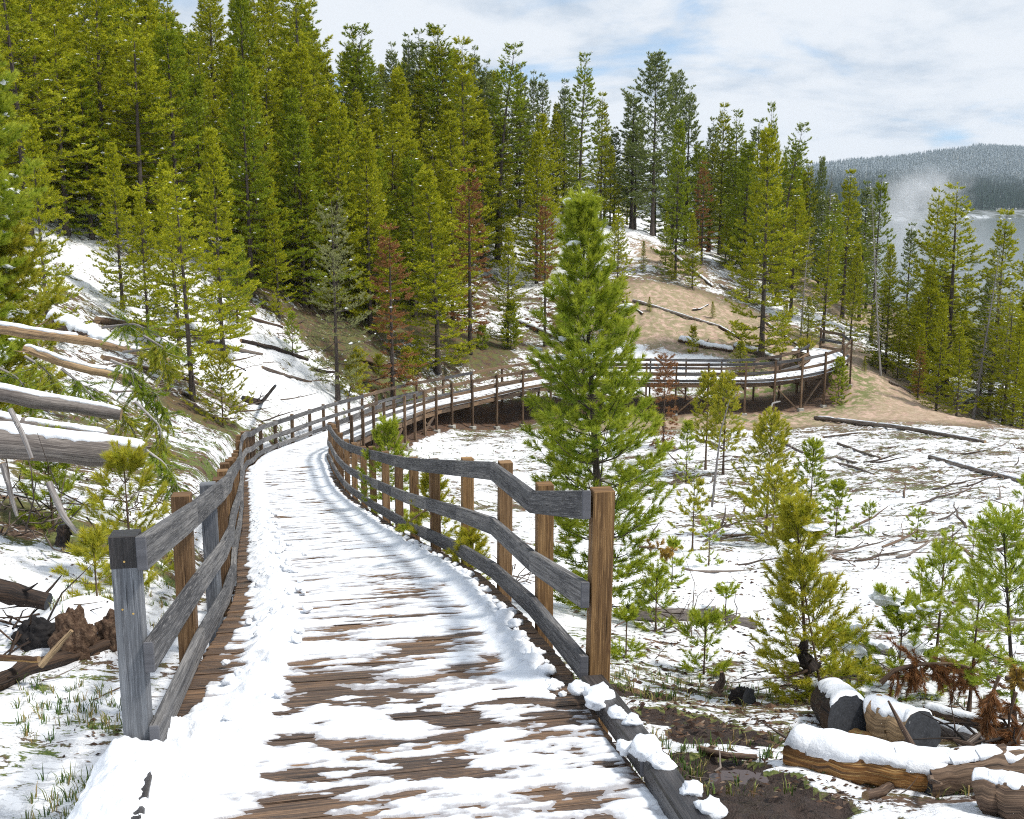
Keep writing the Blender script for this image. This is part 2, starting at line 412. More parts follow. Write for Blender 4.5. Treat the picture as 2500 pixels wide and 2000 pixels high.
def snow_mat(name, small=60.0, tint=(.80, .82, .855)):
    m, t = mat(name, .62, .35); o = t.add('ShaderNodeTexCoord').outputs['Object']
    n1 = t.noise(o, small, 4, .65); n2 = t.noise(o, small * .18, 3, .5)
    t.set(t.b, 'Base Color', t.mix(t.smooth(n2, .3, .7), (tint[0] * .93, tint[1] * .945, tint[2] * .97, 1), (*tint, 1)))
    bump(t, t.math('ADD', n1, t.math('MULTIPLY', n2, 2.2)), .45, .012); return m


M_snow = snow_mat('fresh_snow', 45)
M_snowd = snow_mat('trodden_icy_snow', 70, (.80, .825, .865))
qt_ = NT(M_snowd.node_tree); qb_ = [q for q in qt_.n if q.type == 'BSDF_PRINCIPLED'][0]; qc_ = qb_.inputs['Base Color'].links[0].from_socket
qd_ = qt_.add('ShaderNodeAttribute', attribute_name='depth').outputs['Fac']; qn_ = qt_.noise(qt_.add('ShaderNodeTexCoord').outputs['Object'], 28, 4, .65)
qf_ = qt_.smooth(qt_.math('ADD', qd_, qt_.math('MULTIPLY', qt_.math('SUBTRACT', qn_, .5), .010)), -.001, .009)
qt_.set(qb_, 'Base Color', qt_.mix(qf_, (.36, .35, .365, 1), qc_)); qt_.set(qb_, 'Roughness', qt_.math('ADD', qt_.math('MULTIPLY', qf_, .35), .28))


def needle_mat(name, c0, c1, tip, vary=.5, transl=.3):
    m, t = mat(name, .55, .22)
    r = t.add('ShaderNodeAttribute', attribute_name='rnd').outputs['Fac']; tp = t.add('ShaderNodeAttribute', attribute_name='tip').outputs['Fac']
    oi = t.add('ShaderNodeObjectInfo').outputs['Random']
    f = t.math('ADD', t.math('MULTIPLY', r, 1 - vary), t.math('MULTIPLY', oi, vary))
    c = t.mix(f, (*c0, 1), (*c1, 1)); c = t.mix(t.math('MULTIPLY', tp, .85), c, (*tip, 1))
    t.set(t.b, 'Base Color', c)
    tr = t.add('ShaderNodeBsdfTranslucent', {0: t.mix(1.0, c, (1.0, .95, .55, 1), 'MULTIPLY')})
    mx = t.add('ShaderNodeMixShader', {0: transl, 1: t.b.outputs[0], 2: tr.outputs[0]}); t.set(t.out, 0, mx.outputs[0]); return m


N_forest = needle_mat('olive_pine_needles', (.065, .145, .004), (.26, .32, .008), (.56, .54, .025))
N_deep = needle_mat('deep_green_needles', (.045, .110, .006), (.17, .25, .012), (.38, .43, .022))
N_cool = needle_mat('cool_green_needles', (.065, .115, .03), (.17, .22, .055), (.32, .37, .12))
N_pale = needle_mat('pale_grey_green_needles', (.12, .15, .05), (.22, .25, .10), (.36, .36, .18), .3)
N_young = needle_mat('fresh_green_needles', (.09, .19, .015), (.24, .36, .03), (.50, .54, .06), .25, .35)
N_sap = needle_mat('yellow_green_needles', (.14, .22, .02), (.32, .38, .03), (.60, .54, .06), .2, .35)
N_dead = needle_mat('dead_rust_needles', (.13, .055, .025), (.27, .12, .05), (.38, .19, .08), .4)
N_gold = needle_mat('dying_gold_needles', (.35, .22, .05), (.52, .35, .09), (.6, .42, .12), .4)


def ground_mat():
    m, t = mat('snowy_ground', .8, .25)
    o = t.add('ShaderNodeTexCoord').outputs['Object']; at = t.add('ShaderNodeAttribute', attribute_name='cover').outputs['Color']
    sp = t.add('ShaderNodeSeparateColor', {0: at}); cov, tan, grs = sp.outputs[0], sp.outputs[1], sp.outputs[2]
    dst = t.add('ShaderNodeAttribute', attribute_name='dist').outputs['Fac']
    na = t.noise(t.scale(o, (.8, 1.25, 1)), 1.5, 5, .62, dist=.3); nb = t.noise(t.scale(o, (.75, 1.3, 1)), 7.5, 7, .68, dist=.5); nc = t.noise(o, 34, 4, .65)
    ns = t.math('ADD', t.math('ADD', t.math('MULTIPLY', na, .40), t.math('MULTIPLY', nb, .46)), t.math('MULTIPLY', nc, .14))
    th = t.math('SUBTRACT', .665, t.math('MULTIPLY', cov, .33))
    wd = .012
    sn = t.add('ShaderNodeMapRange', {0: ns, 1: t.math('SUBTRACT', th, wd), 2: t.math('ADD', th, wd)}).outputs[0]
    hh = t.add('ShaderNodeMapRange', {0: ns, 1: th, 2: t.math('ADD', th, .06)}).outputs[0]
    d1 = t.noise(o, 22, 6, .7); d2 = t.noise(o, 3.2, 3, .6)
    dirt = t.ramp(d1, [(.3, (.030, .020, .015)), (.5, (.085, .055, .040)), (.68, (.17, .115, .085))])
    litter = t.ramp(t.noise(t.scale(o, (1, 1, 1)), 75, 3, .7), [(.35, (.05, .022, .012)), (.5, (.13, .06, .03)), (.62, (.26, .17, .10))])
    dirt = t.mix(t.math('MULTIPLY', t.smooth(d2, .45, .6), .7), dirt, litter)
    tanc = t.ramp(t.math('ADD', t.math('MULTIPLY', d1, .5), t.math('MULTIPLY', d2, .5)), [(.32, (.25, .165, .125)), (.5, (.43, .305, .235)), (.64, (.58, .44, .35))])
    peb = t.smooth(t.noise(o, 30, 3, .7), .62, .68)
    tanc = t.mix(t.math('MULTIPLY', peb, .55), tanc, (.16, .12, .09, 1))
    base = t.mix(tan, dirt, tanc)
    gcol = t.ramp(t.noise(o, 40, 4, .7), [(.32, (.04, .055, .012)), (.5, (.10, .15, .03)), (.66, (.24, .24, .08))])
    gm = t.math('MULTIPLY', t.smooth(t.noise(o, 2.6, 4, .65), .40, .56), grs)
    base = t.mix(gm, base, gcol)
    snowc = t.mix(t.smooth(nb, .35, .65), (.77, .785, .82, 1), (.82, .835, .865, 1))
    t.set(t.b, 'Base Color', t.mix(sn, base, snowc))
    hgt = t.math('ADD', t.math('MULTIPLY', hh, .7), t.math('ADD', t.math('MULTIPLY', nb, .18), t.math('MULTIPLY', nc, .10)))
    bump(t, t.math('ADD', hgt, t.math('MULTIPLY', t.math('MULTIPLY', d1, .6), t.math('SUBTRACT', 1.0, sn))), .6, .03)
    return m


M_ground = ground_mat()
m, t = mat('wet_mud', .45, .4); o_ = t.add('ShaderNodeTexCoord').outputs['Object']; n_ = t.noise(o_, 26, 7, .72); n2_ = t.noise(o_, 4, 3)
t.set(t.b, 'Base Color', t.mix(n2_, t.ramp(n_, [(.3, (.022, .013, .010)), (.5, (.065, .040, .030)), (.7, (.135, .088, .068))]), (.05, .034, .028, 1)))
t.set(t.b, 'Roughness', t.ramp(n2_, [(.42, (.8,) * 3), (.6, (.38,) * 3)])); bump(t, t.math('ADD', n_, t.noise(o_, 90, 3, .6)), 1.0, .03); M_mud = m
m, t = mat('shallow_puddle', .08, .5); t.set(t.b, 'Base Color', (.075, .055, .052, 1)); M_pud = m
m, t = mat('river_water', .12, .5); o_ = t.add('ShaderNodeTexCoord').outputs['Object']
t.b.inputs['IOR'].default_value = 1.08; t.set(t.b, 'Base Color', (.095, .118, .118, 1)); bump(t, t.noise(t.scale(o_, (1, .5, 1)), .5, 5, .6), .06, .2); M_water = m
m, t = mat('clod_dirt', .9, .15); o_ = t.add('ShaderNodeTexCoord').outputs['Object']; n_ = t.noise(o_, 30, 6, .7)
t.set(t.b, 'Base Color', t.ramp(n_, [(.3, (.03, .018, .012)), (.5, (.10, .062, .042)), (.7, (.22, .15, .10))])); bump(t, n_, 1, .02); M_clod = m
m, t = mat('concrete_footing', .9, .2); o_ = t.add('ShaderNodeTexCoord').outputs['Object']
t.set(t.b, 'Base Color', t.ramp(t.noise(o_, 20, 4), [(.3, (.30, .29, .26)), (.7, (.50, .49, .45))])); M_conc = m
m, t = mat('brass_screw', .4, .5); t.b.inputs['Metallic'].default_value = .9; t.set(t.b, 'Base Color', (.75, .5, .18, 1)); M_screw = m
m, t = mat('grass_blades', .7, .2); r_ = t.add('ShaderNodeAttribute', attribute_name='rnd').outputs['Fac']
t.set(t.b, 'Base Color', t.ramp(r_, [(0, (.03, .06, .015)), (.4, (.08, .15, .03)), (.6, (.20, .22, .07)), (.85, (.38, .27, .11)), (1, (.45, .33, .16))])); M_grass = m
m, t = mat('bark_litter', .9, .15); r_ = t.add('ShaderNodeAttribute', attribute_name='rnd').outputs['Fac']
t.set(t.b, 'Base Color', t.ramp(r_, [(0, (.02, .014, .012)), (.4, (.07, .042, .03)), (.7, (.14, .085, .055)), (.9, (.22, .17, .13)), (1, (.05, .08, .02))])); M_litter = m

# ------------------------------------------------------------------ ground sheet
NY, NX = 620, 560
yy = np.r_[np.linspace(-5, 1.6, 12)[:-1], np.geomspace(1.6, 205, NY - 11)]
uu = np.sign(np.linspace(-1, 1, NX)) * np.abs(np.linspace(-1, 1, NX)) ** 1.15
half = np.maximum(yy, 0) * .62 + 4.5 + .12 * np.maximum(yy - 60, 0)
GX = uu[None] * half[:, None]; GY = np.repeat(yy[:, None], NX, 1)
GZ = ground_z(GX.ravel(), GY.ravel()).reshape(NY, NX)


def blob(px, py, Y, r, ry=None):
    """soft patch on the ground round the surveyed point"""
    p = un(px, py, Y); return np.exp(-(((GX - p.x) / r) ** 2 + ((GY - p.y) / (ry or r)) ** 2))


base_cov = .58 - .03 * sstep(GY, 28, 55)
tanm = np.zeros_like(GX); grs = .45 + .3 * fbm(GX * .12, GY * .12, 9, 2)
cov = base_cov + .22 * fbm(GX * .3, GY * .3, 4.0, 3) - .03 * (GX < -3) * sstep(GY, 12, 20)
for (a, b, Y, r, ry, dc) in [(1700, 800, 60, 5.2, 2.6, 1.1), (1950, 850, 59, 4.2, 2.6, .9), (1610, 745, 64, 4, 2.8, 1.1), (1750, 760, 64, 4.6, 2.8, .9), (2120, 930, 54, 4.5, 4.5, 1.0), (2180, 980, 51, 5, 3.5, .8), (1900, 1030, 49.5, 7, 2.0, 1.0), (1700, 1040, 48.5, 5, 1.8, .9), (2000, 690, 80, 6, 6, .4), (1620, 640, 74, 3, 3, .4), (2030, 890, 57, 4, 3, .8)]:
    k = blob(a, b, Y, r, ry); cov -= dc * k; tanm += 1.4 * k
for (a, b, Y, r, ry, dc) in [(480, 1120, 19, 2.2, 3, .35), (430, 1050, 21.5, 3, 2.0, .45), (560, 940, 34, 2.5, 2, .5), (880, 900, 48, 3.0, 1.8, .6), (1000, 830, 57, 6, 3, .8), (1100, 830, 59, 4, 3, .7), (850, 780, 50, 4, 4, .6), (300, 1330, 10, 1.0, .8, .5), (130, 1290, 9.2, 1.3, .5, .5), (420, 1520, 6.6, .8, .5, .5), (460, 900, 30, 2, 1.6, .8), (2300, 1100, 37, 9, 2, .15), (2150, 1060, 42, 6, 2, .2), (1950, 1180, 30, 4, 2.0, .1), (1480, 1030, 47, 3, 2, .4), (1250, 650, 70, 12, 6, .35)]:
    cov -= .5 * dc * blob(a, b, Y, r, ry)
cov -= .22 * sstep(GY, 52, 74) * (GX < GY * .02) * sstep(-GX, 2, 12)                     # bare needle litter under the forest
cov -= .55 * sstep(GY, 58, 80) * sstep(GX, 24, 30)
for (a, b, Y, r, ry, dc) in [(1650, 1450, 12.6, 3.0, 3.0, .18), (1800, 1350, 16, 5, 3, .12), (2100, 1400, 13, 3, 2, .12), (700, 870, 36, 4, 3, .15), (560, 800, 38, 4, 2.5, .15), (100, 1700, 5.6, 1.0, 1.2, .1), (2100, 1900, 5, 1, .8, .15), (1250, 480, 78, 8, 6, .6), (2200, 1500, 11, 2, 1.2, .1), (620, 800, 42, 6, 5, .10), (450, 700, 42, 6, 4, .06), (1150, 1080, 43, 6, 4, .1), (1700, 880, 57, 5, 1.2, .8), (1560, 850, 59, 3, 1.5, .7)]:
    cov += dc * blob(a, b, Y, r, ry)
mud = np.zeros_like(GX)
for (a, b, Y, r, ry) in [(1540, 1725, 6.9, .38, .25), (1650, 1800, 6.0, .36, .26), (1760, 1840, 5.6, .34, .25), (1720, 1930, 4.9, .34, .25), (1800, 1970, 4.6, .36, .28), (1870, 2010, 4.3, .4, .3)]:
    mud = np.maximum(mud, blob(a, b, Y, r, ry))
mud_ring = sstep(mud + .12 * fbm(GX * 5, GY * 5, 1.0, 4), .34, .5)
snowm = np.exp(-(((GX - MOUND.x) / .6) ** 2 + ((GY - MOUND.y) / .55) ** 2)); cov += .5 * snowm
dck = sstep(np.abs(GX * 0 + 1), 0, 1)
S_, T_, N_ = centre(np.arange(-3, 75, .5))
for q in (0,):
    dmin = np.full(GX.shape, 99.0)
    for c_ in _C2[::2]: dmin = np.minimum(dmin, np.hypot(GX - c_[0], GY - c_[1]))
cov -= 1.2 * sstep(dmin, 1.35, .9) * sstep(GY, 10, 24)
grs += .4 * sstep(dmin, 3.5, 1.8) - 1.2 * sstep(dmin, 1.6, 1.0); tanm *= 1 - .9 * sstep(dmin, 1.7, 1.0)  # bare soil under the deck, its shade deepened in the ground colour
NEAR = GY < 26

cl = np.clip
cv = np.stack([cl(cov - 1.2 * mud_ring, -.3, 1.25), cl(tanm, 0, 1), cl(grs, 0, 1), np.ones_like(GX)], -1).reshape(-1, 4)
GZ = GZ - .045 * mud_ring + .030 * mud_ring * fbm(GX * 9, GY * 9, 3.0, 4)
V = np.stack([GX, GY, GZ], -1).reshape(-1, 3); Fq = grid_faces(NY, NX)
mf = mud_ring.ravel()[Fq].mean(1) > .5
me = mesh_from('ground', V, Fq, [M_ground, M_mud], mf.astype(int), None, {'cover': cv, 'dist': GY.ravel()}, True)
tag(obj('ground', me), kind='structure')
pp = un(1810, 1945, 4.75); zc = GZ[(np.abs(yy - pp.y)).argmin(), (np.abs(GX[(np.abs(yy - pp.y)).argmin()] - pp.x)).argmin()]
an = np.linspace(0, 2 * np.pi, 60, endpoint=False); rr = 1 + .25 * fbm(np.cos(an) * 2, np.sin(an) * 2, .5, 3)
PV = np.stack([pp.x + .17 * rr * np.cos(an), pp.y + .09 * rr * np.sin(an), np.full(60, zc + .012)], -1)
PV = np.r_[PV, [[pp.x, pp.y, zc + .012]]]; PF = [(i, (i + 1) % 60, 60) for i in range(60)]
tag(obj('puddle', mesh_from('puddle', PV, np.array(PF), M_pud)), kind='structure')

# river, its far bank and the wooded hill beyond
RZ = -14.0
V = np.array([(-700, 120, RZ), (2600, 120, RZ), (2600, 3000, RZ), (-700, 3000, RZ)]); tag(obj('river', mesh_from('river', V, np.array([(0, 1, 2, 3)]), M_water)), kind='structure')
hx = np.linspace(-900, 2300, 260); ht = np.linspace(0, 1, 110) ** 1.3
HX = np.repeat(hx[:, None], len(ht), 1)


def bank(x): return 980 + .9 * np.maximum(x - 380, 0) + 35 * np.sin(x / 70.0)


def hill(x, y):
    t = np.clip((y - bank(x)) / 1250.0, 0, 1.6)
    ridge = np.interp(x, [-900, 0, 300, 560, 760, 900, 1300, 2300], [30, 40, 48, 60, 84, 102, 150, 190])
    z = RZ - 2 + 5 * sstep(t, 0, .015) + 3 * sstep(t, .02, .10) + (ridge + 10) * sstep(t, .04, 1.0) ** 1.0
    return z + sstep(t, .05, .4) * 7 * fbm(x / 210.0, y / 210.0, 1.0, 3)


HY = bank(HX) - 20 + ht[None] * 1700
HZ = hill(HX, HY)
m, t = mat('snowy_far_slope', .9, .1); o_ = t.add('ShaderNodeTexCoord').outputs['Object']
t.set(t.b, 'Base Color', t.ramp(t.noise(t.scale(o_, (1, .4, 2)), .06, 6, .65), [(.46, (.07, .08, .065)), (.56, (.22, .24, .25)), (.68, (.5, .53, .56))])); M_far = m
tag(obj('hill', mesh_from('hill', np.stack([HX, HY, HZ], -1).reshape(-1, 3), grid_faces(len(hx), len(ht)), M_far, None, None, None, True)), kind='structure')
V = []; hb = np.array([(a, b) for a in np.linspace(200, 900, 60) for b in np.linspace(0, 1, 8)])
bz = RZ + .25 + .5 * np.sin(hb[:, 1] * np.pi); by = 760 + (hb[:, 0] - 300) * .55 + hb[:, 1] * 70 * np.clip((hb[:, 0] - 250) / 200, .05, 1)
# far wood: thousands of small firs, one object
nt = 20000
fx = np.random.default_rng(11).uniform(150, 1500, nt); ft = np.random.default_rng(12).uniform(.055, .98, nt) ** .9
fy = bank(fx) + ft * 1250; keep = (np.abs(fx / fy) < .62) & (fx / fy > .18) & (fbm(fx / 60, fy / 90, 3.0, 3) + 1.6 * ft > -.02); fx, fy, ft = fx[keep], fy[keep], ft[keep]
nt = len(fx); fz = hill(fx, fy); r2 = np.random.default_rng(13); fh = r2.uniform(9, 18, nt); V, F, Rn = [], [], []
k = 0; tiers = 4; sd_ = 6
for tr in range(tiers):
    z0, z1 = fz + fh * (.08 + tr * .21), fz + fh * (.45 + tr * .19 if tr < 3 else 1.0); rad = fh * (.17 - tr * .036)
    a0 = r2.uniform(0, 6.28, nt)
    ring = [np.stack([fx + rad * r2.uniform(.55, 1.25, nt) * np.cos(a0 + j * 6.283 / sd_), fy + rad * r2.uniform(.6, 1.2, nt) * np.sin(a0 + j * 6.283 / sd_), z0 + fh * r2.uniform(-.04, .05, nt)], -1) for j in range(sd_)]
    tip = np.stack([fx, fy, z1], -1); V.append(np.concatenate(ring + [tip])); idx = np.arange(nt)
    for j in range(sd_): F.append(np.stack([idx + j * nt, idx + ((j + 1) % sd_) * nt, idx + sd_ * nt], -1) + k)
    k += nt * (sd_ + 1)
m, t = mat('frosted_far_firs', .85, .1); gm = t.add('ShaderNodeNewGeometry'); ps = t.add('ShaderNodeSeparateXYZ', {0: gm.outputs['Position']}); nz = t.add('ShaderNodeSeparateXYZ', {0: gm.outputs['Normal']})
fr = t.smooth(t.math('ADD', t.math('MULTIPLY', t.noise(gm.outputs['Position'], .011, 3, .5), 50.0), ps.outputs[2]), 50.0, 100.0)
c_ = t.mix(t.noise(gm.outputs['Position'], .35, 2), (.020, .042, .034, 1), (.045, .080, .055, 1))
fr2 = t.math('MULTIPLY', t.math('ADD', t.math('MULTIPLY', fr, .85), .06), t.smooth(t.noise(gm.outputs['Position'], .45, 3, .7), .36, .60))
t.set(t.b, 'Base Color', t.mix(fr2, c_, (.50, .56, .60, 1)))
tag(obj('far_forest', mesh_from('far_forest', np.concatenate(V), np.concatenate(F), m)), kind='stuff')

# ------------------------------------------------------------------ conifers


def unit(v): return v / (np.linalg.norm(v, axis=-1, keepdims=True) + 1e-9)


def needles(R, P0, D, L, tipf, n, ln, wd, ang=50, cover=.75, rv=None, grow=.0):
    """n blades round each shoot; returns vertices, faces, rnd, tip. P0,D (k,3) L,tipf (k)"""
    k = len(P0); s = R.uniform(1 - cover, 1.02, (k, n)); s[:, :max(1, n // 7)] = R.uniform(.9, 1.03, (k, max(1, n // 7)))
    base = P0[:, None] + D[:, None] * (L[:, None] * s)[..., None]
    a = R.uniform(0, 2 * np.pi, (k, n)); ref = np.where(np.abs(D[:, 2:3]) < .9, [[0, 0, 1.0]], [[1.0, 0, 0]])
    u = unit(np.cross(D, ref)); v = np.cross(u, D)
    an = np.radians(ang * R.uniform(.6, 1.25, (k, n)) * (1 - .45 * np.clip((s - .8) / .2, 0, 1)))
    rad = u[:, None] * np.cos(a)[..., None] + v[:, None] * np.sin(a)[..., None]
    dr = D[:, None] * np.cos(an)[..., None] + rad * np.sin(an)[..., None]
    dr[..., 2] += grow; dr = unit(dr)
    ll = ln * R.uniform(.7, 1.15, (k, n)); w_ = unit(np.cross(dr, R.normal(size=(k, n, 3)))) * (wd / 2)
    T = base + dr * ll[..., None]
    V = np.stack([base - w_, base + w_, T], 2).reshape(-1, 3)
    m_ = k * n; F = np.arange(3 * m_).reshape(m_, 3)
    r1 = np.clip(R.uniform(0, 1, (k, 1)) * .55 + R.uniform(0, .45, (k, n)), 0, 1) if rv is None else np.clip(rv[:, None] * .8 + R.uniform(0, .3, (k, n)) - .05, 0, 1)
    rnd = np.repeat(r1.ravel(), 3); tp = np.clip(tipf[:, None] * (.25 + .75 * s), 0, 1); tp = np.repeat(tp.ravel(), 3).reshape(-1, 3).copy(); tp[:, 2] = np.clip(tp[:, 2] + .15, 0, 1)
    return V, F, rnd, tp.ravel()


OCT = unit(np.array([(1, 0, .1), (.3, .9, 0), (-.8, .6, .1), (-.8, -.6, 0), (.3, -.95, .1), (0, 0, 1), (0, 0, -.5)], float))
OCF = np.array([(i, (i + 1) % 5, 5) for i in range(5)] + [((i + 1) % 5, i, 6) for i in range(5)])


def snow_bits(R, P, size):
    k = len(P)
    sc = size * R.uniform(.5, 1.4, (k, 1, 1)) * R.uniform(.7, 1.3, (k, 7, 1)) * np.array([1.2, 1.2, .62])
    V = P[:, None] + OCT[None] * sc; F = OCF[None] + (np.arange(k) * 7)[:, None, None]
    return V.reshape(-1, 3), F.reshape(-1, 3)


def snow_lumps(R, P, size):
    a = np.linspace(0, np.pi, 8); b = np.linspace(0, 2 * np.pi, 11)[:-1]; A, B = np.meshgrid(a, b, indexing='ij'); D = np.stack([np.sin(A) * np.cos(B), np.sin(A) * np.sin(B), np.cos(A)], -1).reshape(-1, 3)
    k = len(P); o = R.uniform(0, 90, (k, 1)); n1 = fbm(D[None, :, 0] * 1.4 + o, D[None, :, 1] * 1.4, D[None, :, 2] * 1.4 + o, 3)
    V = P[:, None] + D[None] * ((1 + .5 * n1) * size * R.uniform(.4, 1.4, (k, 1)))[..., None] * (np.array([1.25, 1.0, .6]) * R.uniform(.7, 1.3, (k, 1, 3)))
    i = np.arange(7)[:, None] * 10 + np.arange(10)[None]; j = np.arange(7)[:, None] * 10 + (np.arange(10)[None] + 1) % 10
    q = np.concatenate([np.stack([i, i + 10, j + 10], -1).reshape(-1, 3), np.stack([i, j + 10, j], -1).reshape(-1, 3)])
    return V.reshape(-1, 3), (q[None] + (np.arange(k) * 80)[:, None, None]).reshape(-1, 3)


def conifer(seed, H=10.0, cbase=.1, R0=1.5, prof=.85, gap=.50, shoot=.27, sgap=.22, nd=(24, .115, .036, 58), up=(0, 55), snow=.05, snow_size=.07, miss=0.0, trunk_r=.11, dead=0, lean=0.0, nbr=(4, 6), patch=0.0, topgrow=1.0, lumpy=.3, sec=.72, fine=False):
    """returns arrays for the crown and an MB for trunk and limbs"""
    R = np.random.default_rng(seed); wood_ = MB(); P0, D, L, TF, PR = [], [], [], [], []; SP = []
    bx = R.normal(size=2) * lean
    def axis(z): t = z / H; return np.array([bx[0] * t * t * H * .1, bx[1] * t * t * H * .1, z])
    zs = []; z = cbase * H + .01
    while z < H * .985: zs.append(z); z += gap * (1.0 - .55 * (z / H)) * R.uniform(.7, 1.3) * (H / 10) ** .5
    ph = R.uniform(0, 6.28, 3)
    for z in zs:
        t = (z / H - cbase) / (1 - cbase); nb = R.integers(nbr[0], nbr[1] + 1); a0 = R.uniform(0, 6.28)
        for i in range(nb):
            if R.random() < miss: continue
            az = a0 + i * 6.283 / nb + R.normal() * .25
            pl = float(np.interp(t, [q[0] for q in prof], [q[1] for q in prof])) if isinstance(prof, list) else (1 - t) ** prof * min(1, .62 + t * 3.2)
            Lb = R0 * pl * R.uniform(.72, 1.12) * (1 + lumpy * math.sin(az * 2 + ph[0] + z * 1.3) * R.uniform(.4, 1)) + .12 * (H / 10)
            el = math.radians(up[0] + (up[1] - up[0]) * t ** 1.2 + R.normal() * 7)
            d0 = np.array([math.cos(az) * math.cos(el), math.sin(az) * math.cos(el), math.sin(el)]); o = axis(z)
            sag = -.16 * (1 - t) * Lb
            def bp(s): return o + d0 * Lb * s + np.array([0, 0, sag * math.sin(s * 3.14) * .8 + .14 * Lb * s * s])
            pts = [bp(s) for s in (0, .35, .7, 1)]
            rb = max(.004, trunk_r * .26 * (1 - .7 * t) * (Lb / R0) ** .7)
            wood_.tube(pts, [rb, rb * .75, rb * .45, rb * .2], 3, caps=False)
            if dead and t < dead: continue
            ns = max(2, int(Lb / (sgap)))
            dirs = unit(np.array([bp(.5) - bp(0), bp(1) - bp(.5)]))
            for j in range(ns):
                s = .16 + .80 * (j + R.uniform(.1, .9)) / ns; side = 1 if j % 2 else -1
                hd = dirs[0] * (1 - s) + dirs[1] * s; perp = unit(np.cross(hd, [0, 0, 1.0])) * side
                a = R.uniform(.55, 1.0); dd = unit(hd * math.cos(a) + perp * math.sin(a) + np.array([0, 0, R.uniform(.0, .42)]))
                ls = shoot * R.uniform(.7, 1.2) + .34 * Lb * (1 - s) * R.uniform(.3, 1)
                p = bp(s); nseg = max(1, int(ls / (shoot * .9)))
                for q in range(nseg):
                    seg = ls / nseg; pq = p + dd * seg * q
                    P0.append(pq); D.append(dd); L.append(seg * 1.12); TF.append(.25 + .75 * (q == nseg - 1) * R.uniform(.3, 1)); PR.append(R.random())
                    if q < nseg - 1 or nseg == 1:
                        for sd2 in (-1, 1):
                            if R.random() < sec:
                                pr = unit(np.cross(dd, [0, 0, 1.0])) * sd2; d2 = unit(dd * .65 + pr * .7 + np.array([0, 0, R.uniform(0, .5)]))
                                P0.append(pq + dd * seg * .6); D.append(d2); L.append(shoot * R.uniform(.55, .9)); TF.append(R.uniform(.4, 1)); PR.append(R.random())
                if R.random() < snow: SP.append(p + dd * ls * R.uniform(.2, .9) + [0, 0, .035 + snow_size * .2])
            P0.append(bp(.86)); D.append(unit(dirs[1] + [0, 0, .25])); L.append(shoot * 1.2); TF.append(1); PR.append(R.random())
    P0.append(axis(H * .95)); D.append(np.array([0, 0, 1.0])); L.append(H * .075 * topgrow); TF.append(1); PR.append(.9)
    P0.append(axis(H * .9)); D.append(np.array([0, 0, 1.0])); L.append(H * .06); TF.append(.5); PR.append(.5)
    zt = np.linspace(0, H * .99, 9); wood_.tube([axis(q) for q in zt], [max(.006, trunk_r * (1 - q / H) ** .8 * (1.35 if q == 0 else 1)) for q in zt], 8, caps=False, bump=.05)
    P0, D, L, TF, PR = map(np.array, (P0, D, L, TF, PR))
    if patch:
        q = fbm(P0[:, 0] * .9, P0[:, 1] * .9, P0[:, 2] * .9, 2); kk = q > -.45 + patch * .5; P0, D, L, TF, PR = P0[kk], D[kk], L[kk], TF[kk], PR[kk]
    V, F, rn, tp = needles(R, P0, D, L, TF, nd[0], nd[1], nd[2], nd[3], rv=PR)
    mi = np.zeros(len(F), int)
    if SP:
        v2, f2 = (snow_lumps if fine else snow_bits)(R, np.array(SP), snow_size); F = np.r_[F, f2 + len(V)]; V = np.r_[V, v2]; rn = np.r_[rn, np.zeros(len(v2))]; tp = np.r_[tp, np.zeros(len(v2))]; mi = np.r_[mi, np.ones(len(f2), int)]
    return V, F, rn, tp, mi, wood_


def crown_mesh(name, res, nm): return mesh_from(name, res[0], res[1], [nm, M_snow], res[4], None, {'rnd': res[2], 'tip': res[3]})


class Kind:
    """one grown tree kept as shared meshes; each tree placed is its own thing with trunk and crown"""
    def __init__(s, nm, bark, H=10.0, crown='crown', **kw):
        s.H = H; r = conifer(H=H, **kw); s.crown = crown_mesh(crown, r, nm) if len(r[1]) and nm else None
        o = r[5].build('trunk', bark, None, True); s.trunk = o.data; bpy.data.objects.remove(o)

    def place(s, p, h, name, label, cat, group=None, wide=1.0, rot=None, tilt=(0, 0), crown_mat=None):
        e = empty(name, p); k = h / s.H; e.scale = (k * wide, k * wide, k); e.rotation_euler = (tilt[0], tilt[1], rng.uniform(0, 6.28) if rot is None else rot)
        tag(e, label, cat, group); obj('trunk', s.trunk, e)
        if s.crown: obj('crown', s.crown, e)
        return e


M_barkd = wood('dark_pine_bark', [(.035, .027, .023), (.075, .058, .048), (.13, .105, .088)], (.012, .010, .009))
K = {}
K['dense'] = [Kind(N_forest, M_barkd, seed=21, cbase=.03, R0=2.0, prof=.95, up=(-2, 55), snow=.06, snow_size=.05), Kind(N_forest, M_barkd, seed=22, cbase=.06, R0=1.85, prof=.9, up=(-5, 60), snow=.05, snow_size=.05, lumpy=.4, lean=.25)]
K['deep'] = [Kind(N_deep, M_barkd, seed=23, cbase=.05, R0=1.9, prof=.85, up=(-8, 50), snow=.04, lumpy=.4), Kind(N_deep, M_barkd, seed=24, cbase=.08, R0=1.6, prof=.8, gap=.55, snow=.05, patch=.25)]
K['spire'] = [Kind(N_forest, M_barkd, seed=25, cbase=.14, R0=1.25, prof=.75, up=(-10, 50), snow=.09, lumpy=.45, patch=.2), Kind(N_deep, M_barkd, seed=26, cbase=.22, R0=1.3, prof=.7, up=(-12, 45), snow=.12, lumpy=.5, patch=.3, lean=.3)]
